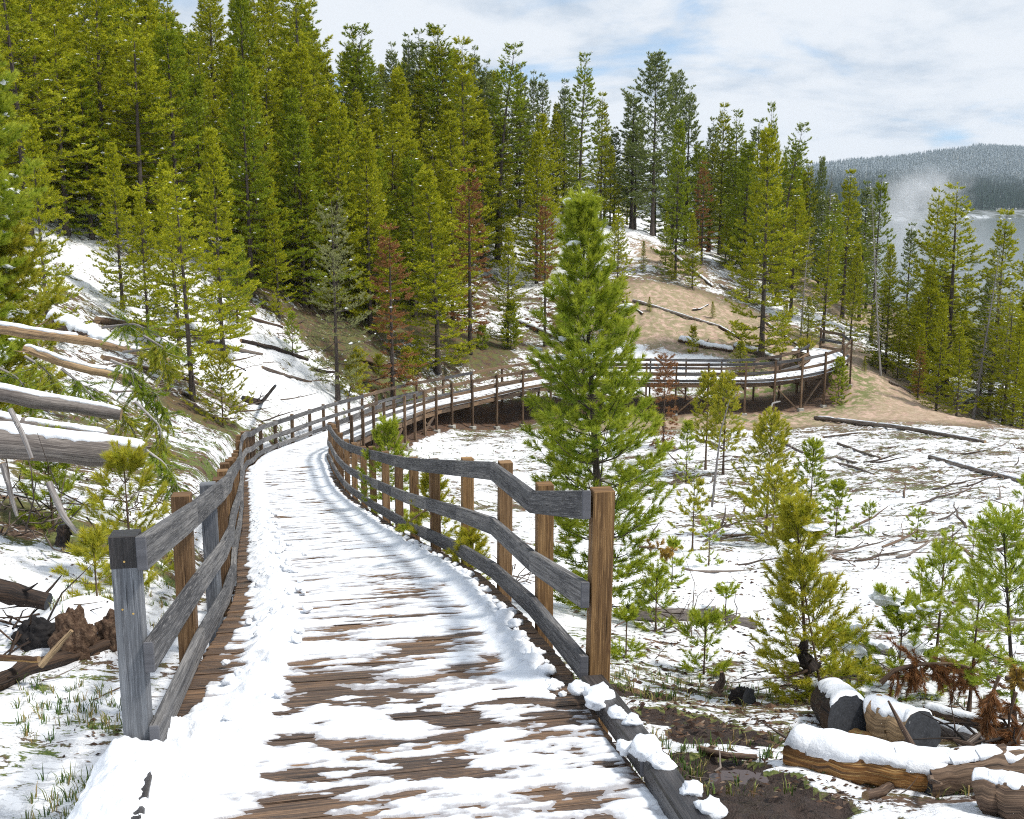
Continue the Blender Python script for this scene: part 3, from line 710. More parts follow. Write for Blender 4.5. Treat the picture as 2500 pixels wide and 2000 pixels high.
K['frost'] = [Kind(N_cool, M_barkd, seed=27, cbase=.15, R0=1.1, prof=.75, up=(-5, 50), snow=.42, snow_size=.085, patch=.2, lumpy=.4), Kind(N_cool, M_barkd, seed=28, cbase=.2, R0=1.15, prof=.7, up=(-8, 45), snow=.36, snow_size=.08, patch=.35, lumpy=.5, gap=.5)]
K['pale'] = [Kind(N_pale, M_barkd, seed=29, cbase=.10, R0=1.9, prof=.6, up=(-6, 45), snow=.06, miss=.15, patch=.3, nd=(16, .10, .030, 60))]
K['broad'] = [Kind(N_cool, M_barkd, seed=30, cbase=.2, R0=2.1, prof=.38, up=(5, 70), snow=.10, miss=.1, lumpy=.5, gap=.5)]
K['open'] = [Kind(N_forest, M_barkd, seed=31, cbase=.12, R0=1.9, prof=.75, up=(-12, 50), snow=.05, patch=.35, miss=.18, gap=.5, lumpy=.5, lean=.4)]
K['rust'] = [Kind(N_dead, M_barkd, seed=32, cbase=.15, R0=1.0, prof=.6, up=(-25, 40), snow=.02, miss=.3, patch=.5, gap=.5)]
K['snag'] = [Kind(None, M_twig, seed=33, cbase=.12, R0=1.3, prof=.5, up=(-20, 20), snow=0, gap=.28, dead=1.1, trunk_r=.10, nbr=(4, 7)), Kind(None, M_twig, seed=34, cbase=.2, R0=.9, prof=.45, up=(-25, 15), gap=.26, dead=1.1, snow=0, trunk_r=.085, lean=.5)]
K['young'] = [Kind(N_young, M_brown, H=3.0, seed=35, cbase=.03, R0=.85, prof=.85, gap=.30, shoot=.17, sgap=.15, nd=(44, .060, .008, 45), up=(5, 60), snow=.03, snow_size=.035, trunk_r=.03), Kind(N_sap, M_brown, H=3.0, seed=36, cbase=.05, R0=.75, prof=.8, gap=.34, shoot=.18, sgap=.17, nd=(44, .065, .008, 45), up=(10, 60), snow=.03, snow_size=.035, trunk_r=.03)]
SKY = [(-400, -400), (430, -150), (475, 40), (520, 10), (540, -150), (770, -40), (800, 130), (850, 90), (900, 130), (921, 95), (960, 120), (1010, 100), (1074, 110), (1105, 80), (1161, 140), (1215, 130), (1260, 190), (1350, 240), (1376, 210), (1413, 260), (1466, 270), (1500, 360), (1541, 260), (1585, 175), (1650, 215), (1672, 235), (1700, 330), (1755, 300), (1840, 330), (1885, 330), (1930, 380), (1990, 420), (2060, 440), (2097, 470), (2140, 470), (2170, 640), (2230, 560), (2260, 520), (2305, 500), (2345, 600), (2390, 640), (2416, 560), (2460, 600), (2500, 540), (2900, 500)]
SX, SYY = zip(*SKY)
n_of = 0


def tree_px(kind, px, top, Y, label, name='pine_tree', cat='pine tree', group=None, v=None, tilt=(0, 0), wide=1.0, base_px=None):
    """a tree whose tip is seen at (px, top) and which stands Y metres ahead"""
    g = on_ground(px if base_px is None else base_px, Y); h = toph(top, Y) - g.z
    ks = K[kind]; k = ks[rng.integers(len(ks)) if v is None else v]
    if base_px is not None:
        dx = xat(px, Y, toph(top, Y)) - g.x; tilt = (0, math.atan2(dx, h))
    return k.place(g, h, name, label, cat, group, wide=wide, tilt=tilt, rot=0 if tilt != (0, 0) else None)


# trees of the skyline and of the forest edge that the photo shows one by one
NT_ = [
    ('frost', 487, 60, 78, 'thin grey bare dead pine poking into the sky gap, beside a crowded dark hilltop', 1, .6),
    ('spire', 640, -30, 70, 'tall pine whose tip leaves the picture just before the sky begins', 0, 1.1),
    ('open', 745, -60, 62, 'tall open pine with thin see-through upper limbs at the edge of the sky', 0, 1.2),
    ('spire', 780, 90, 66, 'narrow olive pine stepping down where the sky begins', 0, 1.0),
    ('spire', 850, 66, 72, 'dark pointed spire pine first in the row against the sky', 1, 1.1),
    ('spire', 872, 92, 76, 'slim pine close behind the first dark spire of the skyline', 0, .8),
    ('spire', 921, 73, 73, 'round-shouldered dark pine, second tall spire of the skyline', 1, 1.15),
    ('frost', 964, 108, 78, 'short frosted pine between the second spire and a pale pair', 0, .9),
    ('frost', 1004, 85, 80, 'pale frosted pine, thinner one of a pale pair on the skyline', 0, .9),
    ('frost', 1029, 80, 79, 'pale frosted pine, fuller one of a pale pair on the skyline', 1, 1.0),
    ('spire', 1074, 83, 76, 'green spire pine leaning on the tallest tree of the middle skyline', 0, 1.0),
    ('spire', 1105, 55, 75, 'tallest pine of the middle skyline with snow specks to the tip', 1, 1.2),
    ('spire', 1133, 105, 72, 'yellowish pine just below the shoulder of the tallest middle pine', 0, 1.1),
    ('frost', 1161, 117, 82, 'bluish frosted pine between two tall green spires', 0, .9),
    ('frost', 1190, 153, 82, 'small frosted pine top just before a solitary leaning dark spire', 1, .8),
    ('spire', 1215, 102, 76, 'dark full spire with a bare grey trunk below, sky on both sides', 1, 1.2),
    ('frost', 1270, 165, 82, 'frosted pine with a rounded tip beyond the gap after a dark full spire', 1, 1.0),
    ('frost', 1301, 177, 84, 'very thin frosted pine in the middle of three low tips', 0, .7),
    ('frost', 1323, 184, 83, 'frosted pine at the end of three low tips', 0, .9),
    ('frost', 1376, 200, 84, 'pale feathery pine standing just before the solitary sharp spire', 1, .9),
    ('spire', 1413, 126, 78, 'solitary sharp snow-flecked spire, highest before the broad-crowned pine', 1, 1.0),
    ('spire', 1466, 233, 80, 'half-height pine with hanging limbs beyond the solitary sharp spire', 0, .9),
    ('frost', 1498, 312, 84, 'low frosted pine in the dip of the skyline before the broad-crowned pine', 0, 1.1),
    ('frost', 1541, 218, 84, 'ragged frosted pine touching the broad-crowned pine', 1, 1.3),
    ('broad', 1592, 158, 80, 'big broad round-crowned pine standing above the skyline', 0, 1.15),
    ('broad', 1640, 205, 86, 'second broad pine half hidden behind the biggest round crown', 0, .8),
    ('frost', 1673, 212, 86, 'slim frosted pine just past the round-crowned pines', 0, 1.0),
    ('deep', 1648, 300, 70, 'bushy dark green pine in front of the round-crowned pines', 0, .8),
    ('frost', 1731, 293, 86, 'thin frosted pine beside a dead-topped one', 1, .9),
    ('spire', 1755, 260, 84, 'pine with a dead brownish top above green lower limbs', 0, .9),
    ('spire', 1789, 275, 84, 'dark narrow spire standing clear past the dead-topped pine', 1, 1.0),
    ('frost', 1838, 297, 80, 'grey-green pine just before the large yellow-green pine', 1, 1.1),
    ('spire', 1880, 256, 74, 'thin crooked leader rising out of the top of the large yellow-green pine', 1, .6),
    ('spire', 1897, 303, 72, 'dark pine tip tucked behind the large yellow-green pine', 1, 1.0),
    ('frost', 1929, 358, 86, 'frosted thin pine down the slope past the large yellow-green pine', 0, 1.0),
    ('spire', 1960, 398, 84, 'small dark spire on the falling skyline', 0, 1.0),
    ('broad', 1992, 404, 84, 'bushy-topped pine on the falling skyline, near a grey dead one', 0, .55),
    ('snag', 2015, 412, 80, 'grey leafless pine in a thicket where the far hill first shows', 0, .9),
    ('spire', 2056, 422, 74, 'tall green spire with the far hill behind it, before the white snag', 0, 1.1),
    ('frost', 2097, 446, 76, 'small snowy topped pine tucked behind the white snag', 0, 1.0),
    ('deep', 2126, 430, 70, 'dark full snow-topped pine right behind the white snag', 1, .9),
    ('frost', 2205, 548, 72, 'curved-tip snowy pine standing against the steam', 0, 1.0),
    ('open', 2262, 468, 60, 'thinner of the twin tall yellow-green pines in front of the river', 0, 1.0),
    ('open', 2306, 460, 57, 'fuller of the twin tall yellow-green pines in front of the river', 0, 1.35),
    ('spire', 2345, 660, 70, 'short dark pine at the foot of the river view, past the twin pines', 0, 1.1),
    ('spire', 2416, 522, 57, 'pine with a bare brown top beside the leaning white snag', 0, 1.1),
    ('open', 2500, 515, 58, 'tall pine cut by the picture edge past the leaning white snag', 0, 1.1),
    ('dense', 1858, 320, 57.5, 'large yellow-green pine with dark trunk standing on the bare slope', 1, 1.12),
    ('snag', 2122, 440, 56, 'tall white-grey snag standing at the end of the boardwalk', 1, .6),
]
for (kd, px, top, Y, lb, v, wd) in NT_:
    if 'thin grey bare' in lb: kd = 'snag'
    tree_px(kd, px, top, Y, lb, name='dead_pine' if kd == 'snag' else 'pine_tree', cat='dead tree' if kd == 'snag' else 'pine tree', v=v, wide=wd, base_px=2150 if 'tall white-grey' in lb else None)
tree_px('snag', 2445, 590, 53, 'leaning white-grey snag near the picture edge, with a tangle of grey twigs', 'dead_pine', 'dead tree', v=0, base_px=2375, wide=.8)

MT = [
    ('open', 470, 430, 32, 'pine with a bare reddish lower trunk on the open snow slope', 0, 1.2), ('dense', 365, 480, 35, 'bushy pine beside the one with the reddish bare trunk', 0, 1.0),
    ('pale', 825, 480, 43.5, 'pale grey-green pine with cones at the forest edge', 0, 1.0), ('dense', 1070, 420, 53, 'wide yellow-green pine with a straight grey trunk at the forest edge', 1, 1.35),
    ('dense', 682, 490, 47, 'slim light green young pine in front of the dark forest', 1, .95), ('rust', 960, 560, 47, 'slanting rust-brown dead pine beside the pale pine', 0, 1.3),
    ('rust', 1148, 420, 56, 'rust-brown dead limb tree within the green forest edge', 0, 1.2), ('rust', 1330, 490, 60, 'brown-needled dying pine near the top of the bare slope', 0, 1.0),
    ('dense', 1240, 560, 58, 'light green pine with snow on its branches behind the boardwalk', 1, 1.0), ('open', 1505, 520, 60, 'open thin pine above the bare slope beside the tall young pine', 0, .9),
    ('rust', 1712, 400, 74, 'rust-red dead pine among the dark pines above the slope', 0, 1.1),
    ('dense', 1625, 520, 72, 'small rounded pine alone on the upper slope', 0, .9), ('dense', 1690, 525, 68, 'narrow olive pine on the bare slope, with a dark bush at its foot', 1, .9),
    ('dense', 1570, 590, 70, 'short olive pine on the snow edge of the slope', 0, .9), ('dense', 1970, 730, 60, 'small leaning pine clump just above the end of the boardwalk', 0, 1.4),
    ('dense', 2075, 600, 64, 'slender bright pine behind the boardwalk end', 1, .9), ('dense', 1805, 835, 55, 'round dark green bush-like pine at the foot of the large yellow-green pine', 0, 2.4),
    ('dense', 545, 330, 40, 'tall bright green pine in the front row of the dense forest', 0, 1.0), ('dense', 440, 400, 36, 'green pine with clumps of snow on its limbs', 1, 1.0),
    ('dense', 300, 360, 38, 'double-topped green pine in front of the snowy forest floor', 0, 1.0), ('dense', 120, 300, 30, 'tall green pine near the fallen logs', 0, .9),
    ('deep', 225, 150, 44, 'very dark dense pine high in the forest', 0, 1.2), ('dense', 620, 260, 50, 'bright green pointed pine in the second row of the forest', 0, 1.0),
    ('dense', 905, 330, 53, 'bright green pine behind the pale grey-green pine', 0, 1.1), ('deep', 860, 300, 56, 'dark full pine between two bright green ones', 0, 1.1),
    ('dense', 760, 400, 51, 'bright olive pine beside the pale grey-green pine', 1, 1.0),
    ('dense', 2160, 600, 58, 'yellow-green pine at the foot of the steam', 1, .9), ('dense', 2285, 740, 52, 'young green pine below the twin tall pines', 0, .9), ('dense', 2335, 800, 51, 'low bright young pine below the twin tall pines', 1, 1.1),
    ('deep', 2390, 690, 56, 'dark green pine beside the leaning snag', 0, .8), ('dense', 2470, 780, 51, 'young pine by the picture edge on the snowy bank', 0, 1.0), ('dense', 2495, 870, 49, 'lowest young pine by the picture edge on the snowy bank', 1, 1.1),
    ('dense', 2240, 800, 55, 'bright young pine behind the white snag', 0, 1.0), ('dense', 2190, 780, 57, 'bright young pine touching the white snag', 1, .9), ('rust', 2240, 850, 54, 'low brown dying pine at the foot of the young pines', 0, 1.4),
    ('snag', 2440, 700, 54, 'tangle of grey dead limbs beside the leaning snag', 0, 1.1),
    ('spire', 1930, 470, 68, 'dense olive pine just downhill of the large yellow-green pine', 0, 1.3), ('spire', 2010, 500, 68, 'grey-green pine in the thicket downhill of the bare slope', 1, 1.2),
    ('open', 2010, 560, 62, 'thin open pine behind the end of the bare slope', 0, .9), ('snag', 1955, 560, 63, 'grey dead pine in the thicket past the large yellow-green pine', 1, 1.0),
]
for (kd, px, top, Y, lb, v, wd) in MT:
    dd = kd in ('snag', 'rust'); tree_px(kd, px, top, Y, lb, name='dead_pine' if dd else 'pine_tree', cat='dead tree' if dd else 'pine tree', v=v, wide=wd)

# the closed forest: trees nothing in the photo tells apart
placed = []


def fill(n, xr, yr, mix, label, group, hr=(7, 12), sep=1.9, tries=6000, keep=None, below=25):
    c = 0; Rr = np.random.default_rng(abs(hash(group)) % 1000 if False else len(group) * 7 + n)
    for _ in range(tries):
        if c >= n: break
        Y = Rr.uniform(*yr); px = Rr.uniform(*xr)
        x = (px - 1250) / FPX * Y
        if any((x - a) ** 2 + (Y - b) ** 2 < sep * sep for a, b in placed): continue
        if keep and not keep(px, Y, x): continue
        if np.min(np.hypot(_C2[:, 0] - x, _C2[:, 1] - Y)) < 3: continue
        z = gz(x, Y); h = Rr.uniform(*hr); lim = float(np.interp(px, SX, SYY)) + below
        hmax = toph(lim, Y) - z
        if hmax < 3.0: continue
        h = min(h, hmax * Rr.uniform(.86, 1.0)); kd = mix[Rr.integers(len(mix))]; k = K[kd][Rr.integers(len(K[kd]))]
        k.place(Vector((x, Y, z - .05)), h, 'dead_pine' if kd in ('snag', 'rust') else 'pine_tree', label, 'pine tree', group, wide=Rr.uniform(1.0, 1.4)); placed.append((x, Y)); c += 1
    return c


def edge_y(px): return np.interp(px, [-200, 0, 170, 400, 600, 760, 1000, 1150, 1300, 1420], [32, 36, 42, 44, 47, 50, 57, 62, 70, 78])


c1 = fill(62, (-60, 1120), (34, 72), ['dense', 'dense', 'deep', 'dense', 'open'], 'green pine crowded in the front rows of the dense hillside forest', 'pines in the front rows of the forest', (7, 11.5), 1.9, keep=lambda px, Y, x: Y > edge_y(px) and Y < edge_y(px) + 13)
c2 = fill(80, (-150, 1330), (50, 92), ['deep', 'dense', 'spire', 'dense', 'deep', 'open'], 'pine in the dense middle of the hillside forest', 'pines in the middle of the forest', (9, 15), 2.2, keep=lambda px, Y, x: Y > edge_y(px) + 10)
c3 = fill(40, (760, 1560), (72, 96), ['spire', 'frost', 'spire', 'dense'], 'spire-shaped pine in the rows under the skyline', 'pines under the skyline', (9, 14), 2.2, keep=lambda px, Y, x: px < 1350 or Y > 82)
c4 = fill(36, (1480, 2120), (74, 100), ['spire', 'deep', 'frost', 'dense'], 'pine in the wood above and beyond the bare slope', 'pines beyond the bare slope', (6, 13), 2.0, keep=lambda px, Y, x: Y > np.interp(px, [1480, 1600, 1900, 2120], [86, 84, 72, 66]))
c5 = fill(30, (2130, 2620), (52, 84), ['dense', 'open', 'deep', 'spire', 'dense'], 'pine on the bank that falls to the river', 'pines on the river bank', (4, 8.5), 1.8, below=130)
print('trees filled', c1, c2, c3, c4, c5)

# ------------------------------------------------------------------ the boardwalk
BW = empty('boardwalk', (0, 0, 0))
tag(BW, 'long weathered timber boardwalk with railings, curving downhill and away under patchy snow', 'boardwalk')
UP = np.array([0, 0, 1.0])
# deck planks, laid across the way
mb = MB(); s = -2.9; pw = .138
while s < 72.6:
    j = rng.uniform(-.004, .004); a, b = off(s, [DW + rng.uniform(.0, .02)], j)[0], off(s, [-DW - rng.uniform(.0, .02)], j)[0]
    a2, b2 = off(s + pw, [DW], j)[0], off(s + pw, [-DW], j)[0]
    c0, c1 = (a + a2) / 2, (b + b2) / 2
    mb.beam(c0 - UP * .02, c1 - UP * .02, ((a2 - a) / 2, (b2 - b) / 2), UP * .02); s += pw + rng.uniform(.005, .009)
mb.build('deck', M_deck, BW, bevel=.003)

SR = [1.75, 3.1, 4.5, 5.9, 7.4, 8.8, 10.2, 11.6, 13.0, 14.5, 16.0, 17.4, 18.8, 20.1, 21.4, 23.0, 25.0, 27.0, 29.0, 31.0, 32.5, 34.2, 35.9, 37.7, 39.5, 41.2, 42.7, 44.3, 46.0, 47.8, 49.6, 51.3, 53.0, 54.8, 56.5, 58.2, 59.7, 61.3, 63.0, 64.3, 65.5, 66.6, 67.7, 68.8, 70.0, 71.0]
SL = [1.25, 2.75, 4.2, 5.6, 7.1, 8.6, 10.0, 11.5, 13.0, 14.5, 16.0, 17.5, 19.0, 20.5, 22.0, 23.4, 24.8, 26.2, 27.8, 29.6, 31.4, 33.4, 35.2, 37.0, 38.8, 40.6, 42.4, 44.4, 46.2, 48.0, 49.6, 51.2, 53.0, 54.8, 56.6, 58.4, 60.2, 62.0, 63.8, 65.4, 66.8, 68.0]
HH_R = dict(zip(SS, [0] * len(SS)))


def rail_h(side, s):
    if side < 0: return float(np.interp(s, [1.5, 1.75, 3.1, 4.5, 5.9, 8, 12, 16, 18, 20, 24, 29, 33, 42, 45, 49, 51, 60, 66, 76], [1.0, .99, .84, .95, .92, .91, .96, .97, .95, .93, .97, .90, .97, 1.0, 1.05, 1.08, .97, .98, 1.03, 1.0]))
    return float(np.interp(s, [1.2, 2, 4, 10, 13, 16, 20, 30, 36, 43, 50, 60, 76], [.97, .88, .92, .95, .95, .90, .86, .90, .96, 1.02, .99, .93, .95]))


def edge(s, side, extra, h):
    if side > 0 and s < 3: extra = extra - .045 * (3 - s) / 1.75
    return off(s, [side * (DW + extra)], h)[0]


for side, SP_ in ((-1, SR), (1, SL)):
    th, thk = .070, .042
    for i, s in enumerate(SP_):
        base = edge(s, side, .06 + thk, 0); g = gz(base[0], base[1]) - .12
        P_, T_, N_ = centre(s); top = rail_h(side, s) + (.0 if i == 0 else rng.choice([-.02, .0, .0, .045, .02]))
        if side < 0 and s > 19: top += .04
        lean = (T_[0] * .02 + N_[0] * rng.normal() * .008, T_[1] * .02)
        a = np.array([base[0], base[1], min(g, base[2] - .3)]); b = np.array([base[0] + rng.normal() * .012, base[1] + rng.normal() * .012, base[2] + top])
        if i == 0: a[2] = min(g + .05, base[2] - .25)
        mb = MB(); hw = .046
        mb.beam(a, b, np.r_[T_ * hw, 0], np.r_[N_ * (.05 if i else .052), 0])
        mat_ = M_postg if (side > 0 and i in (0, 2)) else (M_post1 if side < 0 and i in (0, 1, 3) else M_postf if s > 22 else M_post)
        o = mb.build('post', mat_, BW, bevel=.004)
        if side > 0 and i == 0:
            o['label'] = 'grey end post with dark wet top and brass screws'
            for (dz, dx) in ((-.10, .0), (-.30, .02), (-.32, -.02), (-.55, .018), (-.56, -.018), (-.68, -.01), (-.8, .02)):
                mm = MB(); q = b + UP * dz; tt = np.r_[T_, 0]; nn = np.r_[N_, 0]
                mm.tube([q - tt * (hw + .004) + nn * dx, q - tt * (hw - .002) + nn * dx], .0045, 8); mm.build('screw', M_screw, o)
            cp = MB(); zc0 = b - UP * .13; cp.beam(zc0, b + UP * .004, np.r_[T_ * (hw + .003), 0], np.r_[N_ * .055, 0]); cp.build('cap_board', M_kerb, o, bevel=.003)
        if side < 0 and 43 < s < 70 or (side < 0 and s in (31.0, 35.9, 39.5)):
            mb = MB(); q = np.array([base[0], base[1], gz(base[0], base[1])]); mb.beam(q - UP * .2, q + UP * .10, np.r_[T_ * .13, 0], np.r_[N_ * .13, 0]); mb.build('footing', M_conc, BW, bevel=.01)
    for i in range(len(SP_) - 1):
        s0, s1 = SP_[i], SP_[i + 1]
        if i == 0: s0 = s0 - .07
        for nm, hf, hgt, ex in (('top_rail', 1.0, th, 0), ('middle_rail', .545, .066, 0), ('kerb_rail', .175, .062, 0)):
            if i > 0 and False: pass
            h0, h1 = (rail_h(side, q) * hf if nm != 'kerb_rail' else .165 for q in (s0, s1))
            k0, k1 = (rng.normal() * .008 for _ in (0, 1))
            a, b = edge(s0, side, ex + thk / 2 + .004, h0 - hgt), edge(s1, side, ex + thk / 2 + .004, h1 - hgt)
            n0, n1 = centre(s0)[2], centre(s1)[2]
            m3 = (b - a); m3[2] = 0; nn = np.array([-m3[1], m3[0], 0]); nn /= np.linalg.norm(nn) + 1e-9
            wa = np.r_[n0, 0]; wa = wa / abs(wa @ nn) * thk / 2; wb = np.r_[n1, 0]; wb = wb / abs(wb @ nn) * thk / 2
            mb = MB(); far = s0 > 40
            mb.beam(a, b, (wa, wb), UP * hgt, mend=1)
            mb.build(nm, [M_railf if far and rng.random() < .7 else M_rail, M_endg], BW, bevel=.004)
# low wet kerb timbers where there is no railing
for side, s_end in ((-1, 1.62), (1, 1.0)):
    cuts = [(-2.9, -1.4), (-1.38, .55 if side < 0 else .3), (.58 if side < 0 else .33, s_end)]
    for a_, b_ in cuts:
        mb = MB(); P_, T_, N_ = centre((a_ + b_) / 2)
        mb.beam(edge(a_, side, .05, .045), edge(b_, side, .05, .045), np.r_[N_ * .055, 0], UP * .044, mend=1); mb.build('kerb_timber', [M_kerb, M_endg], BW, bevel=.008)
# edge beams below the deck, cross beams and braces where it stands high
for side in (-1, 1):
    s = -2.9; 
    while s < 72:
        e_ = min(s + 2.4, 72.5); mb = MB(); n0, n1 = centre(s)[2], centre(e_)[2]
        mb.beam(edge(s, side, -.025, -.135), edge(e_, side, -.025, -.135), (np.r_[n0 * .022, 0], np.r_[n1 * .022, 0]), UP * .092)
        mb.build('edge_beam', M_beam if s < 20 else M_railf, BW, bevel=.003); s = e_ + .004
for s in SR[13:]:
    mb = MB(); P_, T_, N_ = centre(s); mb.beam(edge(s, -1, -.03, -.30), edge(s, 1, -.03, -.30), np.r_[T_ * .04, 0], UP * .07); mb.build('cross_beam', M_beam, BW, bevel=.003)
for s0, s1, side, kind_ in ((37.8, 39.4, -1, 1), (42.8, 44.2, -1, 0), (42.8, 44.2, -1, 1), (54.9, 56.4, -1, 1), (59.8, 61.2, -1, 0), (59.8, 61.2, -1, 1), (65.6, 66.5, -1, 1), (64.4, 65.4, -1, 0), (30.9, 32.2, -1, 1), (57, 58.4, 1, 0), (61, 62.4, 1, 1)):
    lo0, lo1 = edge(s0, side, .0, 0), edge(s1, side, .0, 0); g0, g1 = gz(lo0[0], lo0[1]) + .08, gz(lo1[0], lo1[1]) + .08
    a, b = lo0.copy(), lo1.copy()
    if kind_: a[2] = g0; b[2] -= .28
    else: a[2] -= .28; b[2] = g1
    P_, T_, N_ = centre(s0); mb = MB(); mb.beam(a, b, np.r_[N_ * (.02 + .03 * kind_), 0], UP * .045); mb.build('brace', M_railf, BW, bevel=.003)

# ------------------------------------------------------------------ snow lying on the deck
def deck_snow(s0, s1, ds, nv, name):
    s_ = np.arange(s0, s1, ds); v_ = np.linspace(-.945, .945, nv); S, Vv = np.meshgrid(s_, v_, indexing='ij')
    near = sstep(S, 4.0, .5)
    wob = .05 * fbm(S * 1.5, Vv * 1.5, 7.0, 2)
    st = fbm((S + wob) * 7.2, Vv * 1.7, 1.0, 4, .58)                     # streaks along the boards
    st2 = fbm((S + wob) * 15.0, Vv * 3.0, 11.0, 3, .6)
    pt = fbm(S * 1.9, Vv * 1.5, 3.0, 5, .58)                              # trodden patches
    fine = fbm(S * 34, Vv * 16, 5.0, 3, .6)
    f = .14 + .06 * sstep(S, 3.5, 7) + .55 * st + .22 * st2 + .50 * pt * (.35 + .9 * near) + .12 * fine - .07 * near + .10 * sstep(S, 20, 30)
    gapl = ((S + 100) / .145) % 1.0; f = f - .05 * (np.abs(gapl - .02) < .08)
    berm = np.exp(-((Vv - (.70 - .09 * sstep(S, 7, 1.8) + .05 * fbm(S * 1.7, 2.0, 1.0, 3))) / .095) ** 2) * sstep(S, 0.6, 1.8)
    berm0 = sstep(Vv, .62, .85) * sstep(S, 1.9, 1.3)
    bare = sstep(Vv - .05 * fbm(S * 3, 1.0, 4.0, 3), .845, .89) * sstep(S, 1.4, 1.9) * sstep(S, 24, 10)
    bermr = np.exp(-((Vv + .74 + .05 * fbm(S * 2.3, 5.0, 2.0, 3)) / .085) ** 2) * sstep(S, 1.3, 2.2)
    barer = sstep(-Vv + .06 * fbm(S * 4, 9.0, 4.0, 3), .80, .87) * sstep(S, 1.4, 1.9) * sstep(S, 22, 12)
    lump = .5 + .9 * np.clip(fbm(S * 7, Vv * 7, 8.0, 4, .55), -.5, .8)
    f = f + 1.1 * berm + .9 * bermr + 1.2 * berm0 - 1.6 * bare - 1.5 * barer
    h = .014 * np.tanh(np.clip(f, -1, 2) * 2.6) + .060 * np.clip(berm * lump, 0, 1.2) + .035 * np.clip(bermr * lump, 0, 1.2) + .075 * berm0 * lump
    h = h + .004 * fbm(S * 13, Vv * 9, 6.0, 3) * (f > 0)
    h = np.where(f < 0, np.maximum(f * .09, -.03), h); h[:, 0] = np.minimum(h[:, 0], -.004); h[:, -1] = np.minimum(h[:, -1], -.004)
    P, T, N = centre(S); V = P.copy(); V[..., :2] += N * Vv[..., None]; V[..., 2] += h + .002
    global DEP; DEP = globals().get('DEP', []); DEP.append(h.ravel())
    Fq = grid_faces(len(s_), nv); hv = h.ravel(); Fq = Fq[(hv[Fq] > -.012).any(1)]
    return V.reshape(-1, 3), Fq


A_ = deck_snow(-2.6, 9, .0125, 150, 'a'); B_ = deck_snow(9, 26, .022, 90, 'b'); C_ = deck_snow(26, 72.5, .045, 44, 'c')
V, F, n = [], [], 0
for a, b in (A_, B_, C_): V.append(a); F.append(b + n); n += len(a)
tag(obj('snow', mesh_from('snow', np.concatenate(V), np.concatenate(F), M_snowd, attrs={'depth': np.concatenate(DEP)}, smooth=True)), kind='stuff')
# clods of snow on the kerb and against the railings
R = np.random.default_rng(77); V, F, n = [], [], 0


def clod(p, r, flat=.7):
    global n
    a = np.linspace(0, np.pi, 12); b = np.linspace(0, 2 * np.pi, 17)[:-1]; A, Bb = np.meshgrid(a, b, indexing='ij')
    D = np.stack([np.sin(A) * np.cos(Bb), np.sin(A) * np.sin(Bb), np.cos(A)], -1); o_ = R.uniform(0, 50)
    rr = r * (1 + .5 * fbm(D[..., 0] * 1.2 + o_, D[..., 1] * 1.2, D[..., 2] * 1.2, 3, .5))
    Q = D * rr[..., None] * np.array([1, 1, flat]) + np.array(p)
    i = np.arange(11)[:, None] * 16 + np.arange(16)[None]; j = np.arange(11)[:, None] * 16 + (np.arange(16)[None] + 1) % 16
    V.append(Q.reshape(-1, 3)); F.append(np.stack([i, i + 16, j + 16, j], -1).reshape(-1, 4) + n); n += len(V[-1])


for (s, v, h, r) in [(1.32, -.97, .10, .085), (1.22, -.93, .10, .06), (1.45, -.90, .09, .06), (1.05, -.99, .10, .055), (.95, -1.03, .10, .05), (.62, -.98, .10, .085), (.5, -1.0, .10, .06), (.72, -.93, .08, .05), (.28, -1.02, .09, .05), (.15, -1.04, .09, .06), (.02, -1.0, .09, .045), (-.12, -1.03, .09, .05), (-.2, -.80, .01, .07), (1.9, -.82, .02, .06), (2.05, -.78, .03, .07), (2.2, -.84, .03, .05), (2.6, -.80, .03, .06), (2.9, -.83, .04, .05), (3.1, -.80, .05, .07), (3.2, -.86, .05, .05), (3.45, -.84, .04, .045), (2.35, -.8, .02, .04)]:
    clod(off(s, [v], h)[0], r * .8, .6)
for k in range(130):
    s = R.uniform(1.5, 14); clod(off(s, [-.80 - .07 * R.random()], .012)[0], R.uniform(.015, .04))
for k in range(130):
    s = R.uniform(1.2, 14); clod(off(s, [.62 + .11 * R.normal()], .035)[0], R.uniform(.015, .04))
s_ = np.arange(-2.6, 1.30, .012); v_ = np.linspace(.80, 1.17, 60); S, Vv = np.meshgrid(s_, v_, indexing='ij')
ln_ = fbm(S * 5.5, Vv * 5.5, 2.0, 4, .55); e_ = (Vv - 1.0 + .05 * fbm(S * 2.4, 1.0, 6.0, 3)) / .155
hk = .095 * np.exp(-np.abs(e_) ** 4) + .035 * np.exp(-e_ ** 2) * (1 + 1.5 * ln_) + .012 * fbm(S * 16, Vv * 16, 1.0, 3) - .02
hk = hk - .16 * sstep(fbm(S * 1.3, Vv * 4, 9.0, 3), .34, .5) * sstep(Vv, 1.02, .92) - .3 * sstep(S, 1.18, 1.30) * 1.0
P_, T_, N_ = centre(S); Q = P_.copy(); Q[..., :2] += N_ * Vv[..., None]; Q[..., 2] += hk; V.append(Q.reshape(-1, 3)); F.append(grid_faces(len(s_), 60) + n); n += len(V[-1])
tag(obj('snow', mesh_from('snow', np.concatenate(V), np.concatenate(F), M_snow, smooth=True)), kind='stuff')

# ------------------------------------------------------------------ young pines near the camera, grown in finer detail


